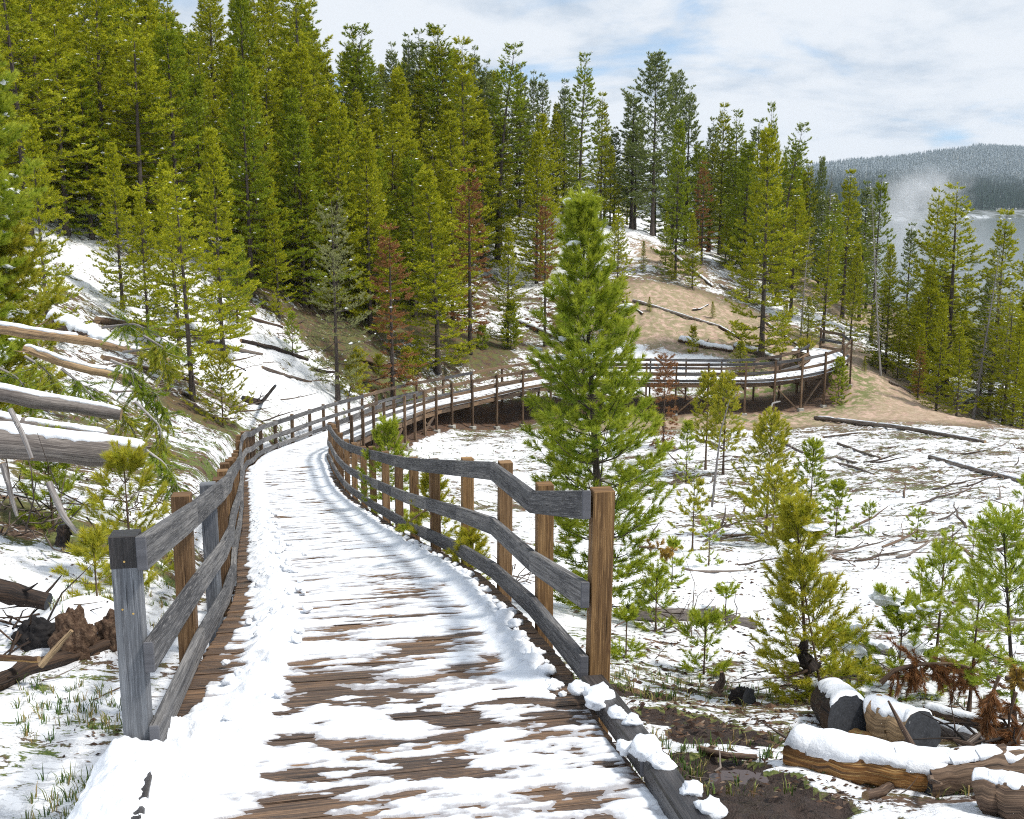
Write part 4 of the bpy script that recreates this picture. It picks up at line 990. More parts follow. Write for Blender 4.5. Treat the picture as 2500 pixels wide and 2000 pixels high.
def young(px, top, Y, label, nm=None, seed=0, R=.35, prof=.8, cb=.04, name='young_pine', nd=(85, .055, .0050, 45), gap=None, sh=.10, sg=.14, snow=.05, ss=.02, base_px=None, bark=None, up=(8, 62), miss=0, patch=0, group=None, extra=None, lean=.0, topg=1.2, cat='young pine', nbr=(4, 6), dead=0, gmin=.17, smin=.13, sec=.4):
    bpx = px if base_px is None else base_px
    g = on_ground(bpx, Y); H = max(.25, toph(top, Y) - g.z)
    r = conifer(seed=seed + 100, H=H, cbase=cb, R0=R * H, prof=prof, gap=max(gmin, (gap or .11) * 1.7) * (10 / H) ** .5, shoot=sh, sgap=max(sg, smin), nd=(int(nd[0] * 1.4), nd[1] * 1.05, nd[2], nd[3]), sec=sec, fine=ss > .025, up=up, snow=snow, snow_size=ss, trunk_r=.011 * H + .004, miss=miss, patch=patch, lumpy=.35, lean=lean, topgrow=topg, nbr=nbr, dead=dead)
    e = empty(name, g); tag(e, label, cat, group); o = r[5].build('trunk', bark or M_brown, e, True)
    c = obj('crown', crown_mesh('crown', r, nm or N_young), e)
    if base_px is not None: e.rotation_euler = (0, math.atan2(xat(px, Y, g.z + H) - g.x, H), 0)
    return e


cp = young(1425, 515, 10.0, 'tall bright green young pine with snow clumps, standing behind the brown end post', N_young, 1, R=.198, prof=[(0, .5), (.15, .72), (.28, .95), (.4, 1.0), (.5, .84), (.65, .58), (.8, .28), (.92, .10), (1, .03)], cb=.03, gap=.10, gmin=.15, smin=.12, sec=.55, sh=.15, sg=.10, nd=(75, .068, .0062, 46), snow=.09, ss=.038, base_px=1475, bark=M_barkd, lean=.1, patch=.0, topg=1.4)
young(1945, 1255, 7.1, 'bushy yellow-green young pine above a black stump, snow on its lower limbs', N_sap, 2, R=.33, prof=.6, gap=.10, base_px=1975, snow=.07, ss=.04, nd=(60, .05, .005, 48))
young(1960, 1420, 6.9, 'low bushy yellow-green pine shoot growing against the black stump', N_sap, 30, R=.42, prof=.4, gap=.08, snow=.04, ss=.03, nd=(60, .05, .005, 48), base_px=2010)
young(2450, 1290, 5.7, 'dark-stemmed young pine at the picture edge with bottle-brush limbs over rusty dead twigs', N_young, 3, R=.19, prof=.55, cb=.28, gap=.11, sh=.12, snow=.02, bark=M_barkd, base_px=2480, nd=(56, .048, .0045, 45))
young(2280, 1355, 7.4, 'slim bluish green young pine standing clear with a bare lower stem', N_young, 4, R=.25, prof=.65, cb=.28, gap=.12, snow=.02, nd=(50, .045, .0045, 45))
young(2365, 1420, 6.6, 'small bright pine shoot leaning between the slim one and the dark-stemmed one', N_young, 5, R=.22, prof=.6, cb=.3, gap=.13, nd=(44, .045, .0045, 45))
young(2190, 1520, 7.2, 'low spreading green pine shoots topped with a pillow of snow', N_young, 6, R=.9, prof=.4, gap=.06, snow=.2, ss=.06)
young(1870, 1030, 20, 'open bushy young pine in two tiers on the snowy slope', N_sap, 7, R=.34, prof=.45, gap=.13, sh=.13, sg=.12, nd=(50, .06, .009, 50), snow=.05, ss=.04, patch=.25)
young(1885, 1180, 18.5, 'low rounded yellow-green pine bush at the foot of the two-tiered pine', N_sap, 8, R=.55, prof=.35, gap=.10, sh=.12, nd=(50, .06, .009, 50))
young(1975, 1095, 20.3, 'columnar young pine with brown dead twigs at its foot', N_young, 9, R=.27, prof=.4, gap=.13, sh=.12, nd=(50, .06, .009, 50))
young(2040, 1190, 19.8, 'short leaning pine shoot beside the columnar young pine', N_young, 10, R=.35, prof=.6, gap=.15, nd=(50, .06, .009, 50))
young(1722, 925, 33, 'slender young pine with bare lower stem before the boardwalk supports', N_sap, 11, R=.22, prof=.5, cb=.3, gap=.16, sh=.17, sg=.15, nd=(40, .08, .014, 50))
young(1765, 928, 32, 'twin slender young pine nearer the middle boardwalk posts', N_sap, 12, R=.24, prof=.55, cb=.25, gap=.16, sh=.17, sg=.15, nd=(40, .08, .014, 50))
young(1675, 1040, 31, 'thin dark green pine shoot on the snow below the slender pair', N_young, 13, R=.22, prof=.7, gap=.2, sh=.15, nd=(30, .07, .013, 50))
young(1619, 872, 40, 'rust-red dead sapling in front of the boardwalk railing', N_dead, 14, R=.16, prof=.4, gap=.16, sh=.18, sg=.17, nd=(34, .08, .014, 60), up=(-45, 20), miss=.2, name='dead_sapling', cat='dead sapling')
young(1690, 1180, 17.5, 'sparse young pine with black bare side stems', N_sap, 15, R=.4, prof=.6, gap=.17, miss=.2, patch=.3, nd=(46, .06, .009, 50))
young(1528, 1512, 8.1, 'tiny pine shoot near the muddy patch, snow caught in its tip', N_young, 16, R=.28, prof=.7, gap=.14, nd=(60, .045, .005, 45))
young(1718, 1525, 8.0, 'small spreading pine shoot in front of the grey broken log', N_young, 17, R=.5, prof=.5, gap=.12, nd=(60, .05, .005, 45))
young(1600, 1400, 9.6, 'small pine shoot bending out from behind the tall young pine', N_young, 18, R=.35, prof=.7, gap=.14, nd=(50, .05, .005, 45))
for k, (px, top, Y, lb) in enumerate([(2120, 1235, 19.5, 'reddish stemmed tiny pine in the middle of the snowfield'), (2238, 1245, 18.5, 'tiny green pine alone in the middle of the snowfield'), (2320, 1290, 15.5, 'one of two close tiny pines near the picture edge, thinner'), (2372, 1285, 15.2, 'one of two close tiny pines near the picture edge, darker'), (2245, 1390, 12.5, 'scrubby tiny pine on a dark twig heap'), (1730, 1270, 15.8, 'tiny forked pine below the leaning bare sapling'), (1770, 1440, 10.5, 'thin brownish pine twig near the bushy yellow-green pine'), (2055, 1560, 7.9, 'thin tan twig-like pine beside the bushy yellow-green pine'), (2495, 1170, 21, 'pale twiggy pine cut by the picture edge'), (1640, 1335, 13.5, 'dry tiny pine at the edge of the tall young pine')]):
    young(px, top, Y, lb, N_young, 40 + k, R=.42, prof=.6, gap=.17, sh=.09, nd=(40, .05, .007, 48), miss=.15)
young(875, 862, 44.5, 'bright leaning pine shoot just behind the boardwalk railing', N_sap, 60, R=.40, prof=.5, gap=.13, sh=.18, sg=.15, nd=(46, .08, .014, 50), base_px=850)
young(994, 858, 50, 'upright bright pine shoot behind the boardwalk railing', N_sap, 61, R=.24, prof=.6, gap=.13, sh=.18, sg=.15, nd=(46, .08, .014, 50))
young(1247, 745, 58, 'compact bright green pine between trunks behind the boardwalk', N_young, 62, R=.24, prof=.5, gap=.13, sh=.18, sg=.15, nd=(46, .09, .016, 50))
young(1178, 800, 57, 'short green pine beside the compact bright one behind the boardwalk', N_young, 63, R=.26, prof=.5, gap=.13, sh=.18, sg=.15, nd=(46, .09, .016, 50))
young(1962, 600 + 240, 56, 'round bright pine bush touching the end of the boardwalk', N_sap, 64, R=.5, prof=.35, gap=.12, sh=.18, nd=(46, .08, .014, 50))
young(2045, 885, 51.5, 'small green pine leaning on the last high boardwalk post', N_young, 65, R=.3, prof=.5, gap=.13, sh=.18, nd=(46, .08, .014, 50))
young(1690, 805, 58, 'thin young pine in front of the snow-topped slope log', N_sap, 66, R=.22, prof=.6, gap=.16, sh=.18, nd=(40, .08, .014, 50))
young(579, 590, 44, 'small round-tipped young pine below the dense forest', N_young, 67, R=.28, prof=.6, gap=.15, sh=.18, nd=(40, .08, .016, 50), base_px=579)
young(545, 880, 31, 'small bright pine bush on bare ground below the red-barked trunk', N_sap, 68, R=.45, prof=.5, gap=.12, sh=.13, nd=(46, .06, .010, 50))
young(715, 770, 45, 'thin small pine on the snow above the railing', N_young, 69, R=.25, prof=.6, gap=.2, sh=.15, nd=(30, .07, .014, 50))
young(952, 1045, 15.5, 'bright sapling rising just outside the inner railing at the bend', N_young, 70, R=.26, prof=.5, gap=.13, sh=.14, nd=(60, .065, .007, 45), bark=M_barkd)
young(1062, 1165, 11.2, 'small yellow-green pine seen between the railing posts', N_sap, 71, R=.35, prof=.6, gap=.14, nd=(60, .055, .006, 45))
young(1150, 1330, 8.9, 'tiny yellow-green pine under the middle rail, near the end posts', N_sap, 72, R=.5, prof=.5, gap=.12, nd=(60, .05, .005, 45))
young(325, 1115, 8.3, 'feathery yellow-green young pine behind the grey end post', N_sap, 73, R=.34, prof=.75, gap=.13, sh=.13, nd=(85, .062, .0048, 40), up=(10, 65), snow=0)
young(130, 1085, 9.6, 'dark green young pine in the shade of the thick cut log', N_young, 74, R=.32, prof=.5, gap=.11, sh=.12, nd=(60, .06, .006, 45))
young(240, 1340, 7.4, 'small golden green pine tuft on tan grass beside the snow mound', N_sap, 75, R=.6, prof=.5, gap=.15, nd=(60, .05, .005, 45))
young(-90, 150, 14.5, 'large bright pine reaching in from the picture edge with snow-laden limbs', N_young, 76, R=.27, prof=.42, cb=.05, gap=.10, sec=.8, sh=.19, sg=.14, nd=(70, .085, .0085, 42), snow=.16, ss=.06, base_px=-190, name='pine_tree', cat='pine tree', bark=M_barkd)
young(10, 590, 15.5, 'thick bright pine beneath the snow-laden one at the picture edge', N_sap, 77, R=.34, prof=.4, cb=.05, gap=.10, sec=.8, sh=.18, sg=.14, nd=(60, .08, .009, 42), snow=.05, ss=.05, base_px=-40, name='pine_tree', cat='pine tree', bark=M_barkd)
K['jun'] = [Kind(N_forest, M_barkd, seed=90, H=10, cbase=.02, R0=7, prof=.35, gap=.9, shoot=.5, sgap=.45, nd=(26, .22, .09, 55), up=(0, 60), snow=.01, trunk_r=.2)]
for px, Y, h, lb in ((1010, 51.5, 1.0, 'low spreading green juniper under the wide pine'), (925, 49, .8, 'low spreading green juniper beside the bright shoots'), (1690, 71, .9, 'dark green shrub at the foot of the narrow olive pine')):
    K['jun'][0].place(on_ground(px, Y), h, 'juniper_bush', lb, 'bush')

# ------------------------------------------------------------------ logs, stumps, sticks


def shift(o, p):
    o.data.transform(Matrix.Translation(-Vector(p)))


def snow_cap(pts, rad, width=1.0, thick=.05, seed=0, hole=.0):
    """lumpy snow lying along the top of a trunk"""
    R = np.random.default_rng(seed); pts = np.array([tuple(p) for p in pts], float); n = 70
    t = np.linspace(0, len(pts) - 1, n); P = np.stack([np.interp(t, range(len(pts)), pts[:, i]) for i in range(3)], 1); r = np.interp(t, range(len(rad)), rad)
    T = unit(np.gradient(P, axis=0)); side = unit(np.cross(T, [0, 0, 1.0])); upv = np.cross(side, T); m_ = 19
    a = np.linspace(-1, 1, m_); A, I = np.meshgrid(a, np.arange(n)); s0 = R.uniform(0, 50); L = np.linalg.norm(pts[-1] - pts[0])
    wloc = width * (1 + .42 * fbm(I * L / n * 4.5, np.sign(A) * 3 + s0, 1.0, 4, .6))
    th = A * wloc * 1.25; edge_ = np.sqrt(np.clip(1 - A ** 2, 0, 1)) ** .7 * np.clip(np.minimum(I, n - 1 - I) / 3.0, 0, 1) ** .5
    cov_ = np.where(fbm(I * L / n * 2.4, 2.0 + s0, 4.0, 3) < -.6 + hole, -.2, 1.0)
    rr = r[:, None] + thick * edge_ * (1 + .45 * fbm(I * L / n * 3.5, A * .8 + s0, 2.0, 2)) * np.where(cov_ > 0, 1, 0) - .006
    V = P[:, None] + side[:, None] * (np.sin(th) * rr)[..., None] + upv[:, None] * (np.cos(th) * rr)[..., None]
    return V.reshape(-1, 3), grid_faces(n, m_)


def log(pts, rad, label, bark, end=None, name='fallen_log', snow=None, stubs=0, sides=14, cat='log', group=None, bumpy=.05, seed=0, lift=None, ground=True, sc=1.0):
    """trunk through points given as (px,py[,Y]) seen in the photo; points without Y lie on the ground"""
    Q = []
    for i, p in enumerate(pts):
        r = rad if np.isscalar(rad) else rad[i]
        if len(p) == 2:
            h = hit(*p)
            if h is None: return None
            Q.append(h + Vector((0, 0, r * .8)))
        else: Q.append(un(*p))
    Q = np.array([tuple(q) for q in Q]); n = max(6, len(Q) * 4); t = np.linspace(0, len(Q) - 1, n)
    P = np.stack([np.interp(t, range(len(Q)), Q[:, i]) for i in range(3)], 1); R = np.random.default_rng(seed + 500)
    rd = np.interp(t, range(len(Q)), [rad] * len(Q) if np.isscalar(rad) else rad)
    P[1:-1] += R.normal(size=(n - 2, 3)) * rd[1:-1, None] * .06
    base = Vector(P.mean(0)); e = empty(name, base); tag(e, label, cat, group)
    mb = MB(); mb.tube(P, rd * (1 + .04 * R.normal(size=n)), sides, bump=bumpy, mcap=1); o = mb.build('trunk', [bark, end or M_endt], e, True); shift(o, base)
    for k in range(stubs):
        i = R.integers(1, n - 1); d = R.normal(size=3); d[2] = abs(d[2]) * .6; d = unit(d); L = rd[i] * R.uniform(1.5, 4)
        st = MB(); st.tube([P[i], P[i] + d * (rd[i] + L * .5), P[i] + d * (rd[i] + L) + R.normal(size=3) * rd[i] * .3], [rd[i] * .22, rd[i] * .15, rd[i] * .06], 6)
        q = st.build('branch_stub', bark, e, True); shift(q, base)
    if snow:
        v, f = snow_cap(P, rd, snow[0], snow[1], seed, snow[2] if len(snow) > 2 else 0); q = obj('snow_cap', mesh_from('snow_cap', v - np.array(base), f, M_snow, smooth=True), e)
    return e


log([(-420, 1040, 8.6), (0, 1078, 8.7), (352, 1112, 8.9)], [.155, .145, .118], 'thickest grey cut log with a smooth snow top, jutting out over the slope', M_logg, M_endg, snow=(.62, .032), stubs=4, sides=24, seed=1, bumpy=.02)
log([(-420, 960, 9.6), (0, 1035, 9.7), (262, 1068, 9.9)], [.12, .095, .06], 'grey snow-topped log just above the thickest cut log', M_logg, M_endt, snow=(.55, .026, .1), stubs=3, sides=20, seed=2, bumpy=.02)
log([(-420, 900, 10.6), (0, 960, 10.7), (296, 1012, 10.9)], [.11, .09, .065], 'grey snow-topped log ending in a pale broken tip, topmost of the grey three', M_logg, M_endt, snow=(.55, .026, .1), stubs=4, sides=20, seed=3, bumpy=.02)
log([(-300, 770, 13.2), (20, 805, 13.2), (230, 835, 13.4), (420, 880, 13.7)], [.08, .07, .055, .03], 'tan-barked fallen trunk with snow lumps, higher of two above the grey logs', M_tan, M_endt, snow=(.6, .03, .3), stubs=5, seed=4)
log([(60, 850, 12.2), (180, 895, 12.2), (350, 930, 12.4)], [.05, .055, .05], 'orange-barked fallen trunk with snow lumps, lower of two above the grey logs', M_tan, M_endt, snow=(.55, .03, .3), stubs=5, seed=5)
log([(118, 782, 21), (180, 806, 21), (262, 842, 21)], [.17, .16, .13], 'thick dark fallen trunk under deep snow below the big bright pines', M_brown, snow=(1.0, .10), seed=6)
for k, (a, b, r, lb, sn) in enumerate([((238, 790), (455, 822), .13, 'long dark log lying along the snowy hillside, upper of two', (.5, .04, .2)), ((473, 831), (640, 866), .09, 'long dark log lying along the snowy hillside, lower of two', (.5, .03, .2)), ((588, 836), (752, 880), .09, 'thin grey log slanting down the snow towards the pale pine', None), ((392, 902), (496, 942), .07, 'brown pole lying at the foot of the red-barked pine', None), ((441, 962), (518, 990), .06, 'short grey pole lying across patchy green ground', (.6, .03, .2)), ((760, 905), (830, 912), .08, 'dark curved branch lying at the foot of the pale pine', None), ((880, 880), (1000, 925), .12, 'dark log half hidden by the juniper', None), ((1545, 738), (1760, 800), .09, 'long thin dark pole lying straight across the bare slope', (.3, .03, .3)), ((1756, 800), (1810, 832), .09, 'dark pole end by the trunk of the large yellow-green pine', (.4, .03)), ((1658, 833), (1790, 862), .17, 'thick log on the bare slope with a wide snow top', (1.1, .12)), ((1792, 850), (1905, 886), .17, 'thick log leading down to the boardwalk, snow on its top', (1.0, .10)), ((1905, 870), (2010, 850), .08, 'thin pole above the end of the boardwalk', None), ((1240, 780), (1370, 830), .13, 'dark log behind the tall young pine, edged with snow', (.8, .1)), ((1640, 620), (1740, 700), .10, 'dark log slanting down from the upper bare slope', (.7, .08)), ((1990, 1024), (2405, 1080), .10, 'longest grey log, straight across the top of the snowfield', (.35, .03, .3)), ((2270, 1118), (2505, 1182), .075, 'long curved grey log towards the picture edge in the snowfield', (.4, .03, .2)), ((2010, 1070), (2155, 1052), .05, 'pale pole under the longest grey log', (.5, .03)), ((2045, 1085), (2150, 1122), .05, 'slanting grey pole in the upper snowfield', None), ((2035, 1130), (2135, 1160), .045, 'grey stick-like pole, lowest of a parallel pair in the upper snowfield', None), ((2045, 1120), (2130, 1140), .04, 'grey stick-like pole, upper of a parallel pair in the upper snowfield', None), ((2220, 840), (2330, 960), .08, 'grey pole lying among the trees of the river bank', (.5, .05)), ((2400, 905), (2490, 1000), .09, 'dark log at the edge of the river bank trees', (.7, .06)), ((1700, 1075), (1770, 1100), .06, 'dark stick-like log under the slender young pine pair', None), ((1915, 1085), (1970, 1110), .05, 'dark stick above the two-tiered pine', None), ((2170, 935), (2230, 965), .07, 'brown pole at the foot of the white snag', None)]):
    Pm = ((a[0] + b[0]) / 2, (a[1] + b[1]) / 2 + (2 if k % 2 else -2)); log([a, Pm, b], [r, r * .9, r * .7], lb, [M_brown, M_stick, M_char][k % 3] if k < 14 else M_stick, snow=sn, seed=20 + k, sides=9, stubs=2)
log([(1535, 1512), (1640, 1516), (1745, 1520), (1845, 1528)], [.085, .09, .085, .06], 'grey broken log lying flat on the snow behind the small shoots', M_logg, M_endb, snow=(.55, .02, .35), stubs=4, seed=60, bumpy=.09)
log([(2085, 1590), (2175, 1600)], [.07, .05], 'short grey log piece under the spreading green shoots', M_logg, M_endb, snow=(.6, .03), seed=61)
log([(1935, 1872), (2060, 1895), (2200, 1915), (2330, 1925)], [.108, .104, .10, .09], 'big orange log buried under a thick smooth blanket of snow', M_oran, M_endb, snow=(.85, .032), seed=62, sides=26, bumpy=.05)
log([(2250, 1925), (2370, 1930), (2520, 1940)], [.09, .11, .12], 'dark brown rotten log joining the snow-covered orange log', M_brown, M_endb, snow=(.45, .018, .35), seed=63, stubs=4, sides=18, bumpy=.09)
log([(2390, 1985), (2460, 2000), (2570, 2020)], [.095, .10, .10], 'brown log with a black cut face at the picture corner', M_brown, M_endb, snow=(.42, .02, .35), seed=64, sides=22)
log([(2135, 1800), (2190, 1815), (2250, 1832)], [.135, .13, .12], 'short fat tan-orange log chunk with a snow top', M_tan, M_endb, snow=(.62, .022, .1), seed=65, sides=24, bumpy=.04)
log([(2072, 1800), (2045, 1770), (2020, 1745)], [.150, .14, .12], 'black-faced sawn log end pointing at the camera under a snow roof', M_char, M_endb, snow=(.62, .028), seed=66, sides=26, bumpy=.04)
log([(1985, 1705), (2045, 1720)], [.07, .06], 'small grey log stub with snow behind the black-faced log', M_logg, M_endb, snow=(.7, .025), seed=67)
log([(2260, 1752), (2360, 1775), (2480, 1800)], [.05, .055, .05], 'long reddish brown log running to the picture edge, upper of a pair', M_brown, M_endb, snow=(.6, .02, .3), seed=68)
log([(2262, 1790), (2380, 1828)], [.05, .045], 'split grey log with orange tip, lower of a pair', M_logg, M_oran, snow=(.6, .02, .3), seed=69)
log([(2076, 1800), (2130, 1812)], [.04, .035], 'orange split wood piece under the fat tan-orange chunk', M_oran, M_endt, seed=70)
log([(-120, 1420, 7.0), (0, 1442, 7.0), (118, 1470, 7.0)], [.075, .075, .06], 'charred log with orange underside cut by the picture edge', M_char, M_endb, seed=71, stubs=3, bumpy=.1)
log([(-60, 1700), (60, 1652), (180, 1610), (300, 1570)], [.055, .05, .04, .035], 'charred black and orange branch lying beside the grey end post', M_char, M_endt, seed=72, stubs=6, bumpy=.12)
log([(100, 1625, 5.9), (140, 1580, 5.9), (175, 1540, 5.9)], [.022, .018, .012], 'grey stick with an orange foot leaning over the charred branch', M_tan, M_endt, 'branch', seed=73, cat='branch')
log([(-20, 1606, 6.0), (95, 1610, 5.95)], [.022, .018], 'orange stick lying level at the picture edge', M_oran, M_endt, 'branch', seed=74, cat='branch')
log([(152, 1330, 8.3), (155, 1300, 8.3), (155, 1280, 8.3)], [.055, .05, .045], 'small black burnt stump with a dot of snow', M_char, M_endb, 'tree_stump', seed=75, cat='stump', snow=None, bumpy=.15)
log([(217, 2010, 4.0), (222, 1972, 4.0)], [.022, .02], 'tiny broken stub poking from the snow at the bottom edge', M_char, M_endb, 'tree_stump', seed=76, cat='stump')
log([(1706, 1838), (1770, 1858), (1846, 1858)], [.018, .02, .015], 'brown stick lying on the wet mud', M_brown, M_endt, 'branch', seed=77, cat='branch')
log([(2078, 1925, 4.85), (2092, 1885, 4.85)], [.011, .009], 'short purplish stick standing upright in the snow', M_brown, None, 'branch', seed=78, cat='branch')
log([(2112, 1950), (2150, 1938), (2182, 1915)], [.022, .024, .018], 'curved bark-covered stick in front of the big snowy log', M_brown, M_endt, 'branch', seed=79, cat='branch')
log([(2236, 1900, 4.95), (2310, 1855, 5.0), (2392, 1793, 5.1)], [.028, .022, .012], 'long grey branch leaning across the big snowy log', M_stick, M_endt, 'branch', seed=80, cat='branch')
log([(25, 1000, 8.3), (55, 1060, 8.2), (78, 1120, 8.1)], [.022, .02, .015], 'pale dead branch crossing the grey logs', M_twig, None, 'branch', seed=81, cat='branch', stubs=4)
log([(120, 1180, 8.4), (155, 1260, 8.2), (205, 1320, 8.1)], [.028, .024, .014], 'grey dead branch hanging down below the thickest cut log', M_twig, None, 'branch', seed=82, cat='branch', stubs=3)
log([(5, 1130, 8.0), (22, 1190, 8.0), (42, 1260, 8.0)], [.024, .02, .014], 'whitish dead branch by the picture edge under the thickest cut log', M_twig, None, 'branch', seed=83, cat='branch', stubs=2)
log([(1738, 1238, 17.3), (1748, 1150, 17.3), (1760, 1050, 17.2), (1782, 975, 17.2)], [.022, .018, .012, .006], 'thin leaning bare sapling with a bent stem in the snowfield', M_twig, None, 'dead_sapling', seed=84, cat='dead sapling', stubs=8)
log([(1905, 905 + 75, 34), (1885, 985, 34), (1868, 1050, 34)], [.02, .03, .05], 'slanting grey bare sapling under the boardwalk braces', M_twig, None, 'dead_sapling', seed=85, cat='dead sapling', stubs=6)
log([(592, 977), (628, 990), (640, 982), (672, 942, 30)], [.09, .11, .07, .04], 'forked burnt branch on the open hillside above the railing', M_char, M_endb, 'branch', seed=86, cat='branch', stubs=3)
log([(1985, 1640, 6.85), (1960, 1600, 6.9), (1965, 1560, 6.9)], [.06, .045, .02], 'twisted black stump at the foot of the bushy yellow-green pine', M_char, M_endb, 'tree_stump', seed=87, cat='stump', stubs=6, bumpy=.2)
log([(1750, 1685, 6.9), (1765, 1660, 6.9), (1762, 1640, 6.9)], [.03, .025, .012], 'small grey crooked stump in snow beside the mud', M_stick, None, 'tree_stump', seed=88, cat='stump', bumpy=.15)
log([(1798, 1712), (1830, 1718)], [.05, .06], 'dark rotten stump lump near the muddy patch', M_char, M_endb, 'tree_stump', seed=89, cat='stump', bumpy=.3)

for k, (px, Y, h, lb) in enumerate([(1440, 67, 2.2, 'tiny pine at the snowy edge of the bare slope behind the tall young pine'), (1585, 63, .9, 'tiny green shrub alone in the middle of the bare slope'), (1640, 69, 1.6, 'low pine on the upper bare slope'), (1740, 63, 1.0, 'small green tuft on the bare slope uphill of the thin young pine'), (1770, 76, 3.2, 'pine on the crest of the bare slope beside the slanting dark log'), (1500, 72, 3.4, 'pine on the snow above the bare slope'), (1915, 60, 2.4, 'small pine between the large yellow-green pine and the boardwalk end'), (2110, 56, .8, 'tiny pine on bare earth beside the white snag'), (1900, 73, 4.6, 'medium pine behind the large yellow-green pine'), (1830, 70, 4.0, 'medium pine uphill of the large yellow-green pine')]):
    K['dense'][k % 2].place(on_ground(px, Y), h, 'pine_tree', lb, 'pine tree', wide=1.3)
for k, (a, b, r, lb) in enumerate([((1480, 700), (1570, 770), .09, 'dark log at the edge of the bare slope near the tall young pine'), ((1870, 790), (1960, 850), .08, 'grey log between trees at the far edge of the bare slope'), ((1690, 760), (1730, 745), .05, 'short stick on the smooth bare slope'), ((250, 880), (380, 905), .08, 'grey snowy log uphill of the fallen boughs'), ((640, 900), (760, 935), .07, 'grey pole on the snow above the railing'), ((480, 850), (600, 905), .06, 'thin grey pole between the red-barked pine and the railing'), ((560, 760), (690, 800), .08, 'dark log at the foot of the slim light green pine')]):
    log([a, ((a[0] + b[0]) / 2, (a[1] + b[1]) / 2 + 3), b], [r, r * .9, r * .6], lb, [M_brown, M_stick, M_char][k % 3], snow=(.5, .03, .25), seed=120 + k, sides=9, stubs=3)

# ------------------------------------------------------------------ earth clods, brush, sticks, litter and grass


def heap(px, py, w_, d_, h_, label, name, mat_, n=2600, seed=0, cat='earth clod'):
    p = hit(px, py); e = empty(name, p); tag(e, label, cat); R = np.random.default_rng(seed)
    a = np.linspace(0, np.pi * .62, 34); b = np.linspace(0, 2 * np.pi, 61)[:-1]; A, B = np.meshgrid(a, b, indexing='ij')
    D = np.stack([np.sin(A) * np.cos(B), np.sin(A) * np.sin(B), np.cos(A)], -1); r = 1 + .30 * fbm(D[..., 0] * 2.0 + seed, D[..., 1] * 2.0, D[..., 2] * 2.0, 4, .5)
    V = D * r[..., None] * np.array([w_, d_, h_]); i = np.arange(33)[:, None] * 60 + np.arange(60)[None]; j = np.arange(33)[:, None] * 60 + (np.arange(60)[None] + 1) % 60
    obj('earth', mesh_from('earth', V.reshape(-1, 3), np.stack([i, i + 60, j + 60, j], -1).reshape(-1, 4), mat_, smooth=True), e); return e


h1 = heap(182, 1590, .15, .13, .26, 'lumpy brown root clod under the smooth snow mound', 'root_clod', M_clod, seed=5)
h2 = heap(95, 1560, .15, .10, .13, 'black earthy root mass below the charred log', 'root_clod', M_char, seed=6)
h3 = heap(290, 1560, .14, .12, .20, 'brown earth and roots behind the grey end post', 'root_clod', M_clod, seed=7)
for k, (px, py, nn, sp, lb) in enumerate([(70, 1560, 22, .30, 'tangle of thin black roots hanging under the charred log'), (2010, 1680, 34, .38, 'tangle of dry twigs under the bushy yellow-green pine'), (60, 1290, 40, .7, 'tangle of dead twigs below the grey cut logs'), (1660, 1545, 26, .5, 'heap of brown broken twigs at the end of the grey broken log'), (2420, 1850, 26, .4, 'dark twig tangle at the picture edge behind the snowy log'), (330, 1250, 30, .6, 'dead twig brush behind the feathery yellow-green pine'), (1255, 1420, 16, .4, 'dry twigs just outside the end of the railing')]):
    p = hit(px, py); R = np.random.default_rng(300 + k); mb = MB()
    for i in range(nn):
        a = Vector(R.normal(size=3) * sp * .45); a.z = abs(a.z) * .35; d = R.normal(size=3); d[2] *= .5; d = unit(d) * sp * R.uniform(.4, 1.3); q = [a]
        for j in range(4): d = d + R.normal(size=3) * sp * .28; q.append(q[-1] + Vector(d * .3))
        mb.tube([p + Vector((0, 0, .03)) + v for v in q], [.009, .007, .006, .004, .002], 5, caps=False)
    o = mb.build('brushwood', M_char if k in (0, 4) else M_stick, None, True); shift(o, p); o.location = p; tag(o, lb, 'brushwood')

# the rust-red dead branch hanging over the snow and its smaller neighbours


def dead_branch(pts, label, nm, bark, n=26, L=.16, seed=0, wood_r=.012, hang=.8):
    R = np.random.default_rng(seed); Q = np.array([tuple(un(*p)) for p in pts]); base = Vector(Q.mean(0)); e = empty('dead_branch', base); tag(e, label, 'branch')
    t = np.linspace(0, len(Q) - 1, 14); P = np.stack([np.interp(t, range(len(Q)), Q[:, i]) for i in range(3)], 1)
    mb = MB(); mb.tube(P, np.linspace(wood_r, wood_r * .3, 14), 7); P0, D = [], []
    for i in range(n):
        a = R.uniform(.25, .98) * 13; p = np.array([np.interp(a, range(14), P[:, j]) for j in range(3)]); d = R.normal(size=3) * .6; d[2] -= hang; d = unit(d)
        q = p + d * L * R.uniform(.4, 1.6); mb.tube([p, (p + q) / 2 + R.normal(size=3) * .01, q], [.004, .003, .002], 4, caps=False)
        for k in range(4): P0.append(p + (q - p) * (k / 4)); D.append(unit((q - p) + R.normal(size=3) * .03))
    o = mb.build('limb', bark, e, True); shift(o, base); P0, D = np.array(P0), np.array(D)
    V, F, rn, tp = needles(R, P0, D, np.full(len(P0), L * .4), R.uniform(0, 1, len(P0)), 70, .045, .004, 38, cover=1.0)
    obj('needles', mesh_from('needles', V - np.array(base), F, nm, None, None, {'rnd': rn, 'tip': tp}), e)


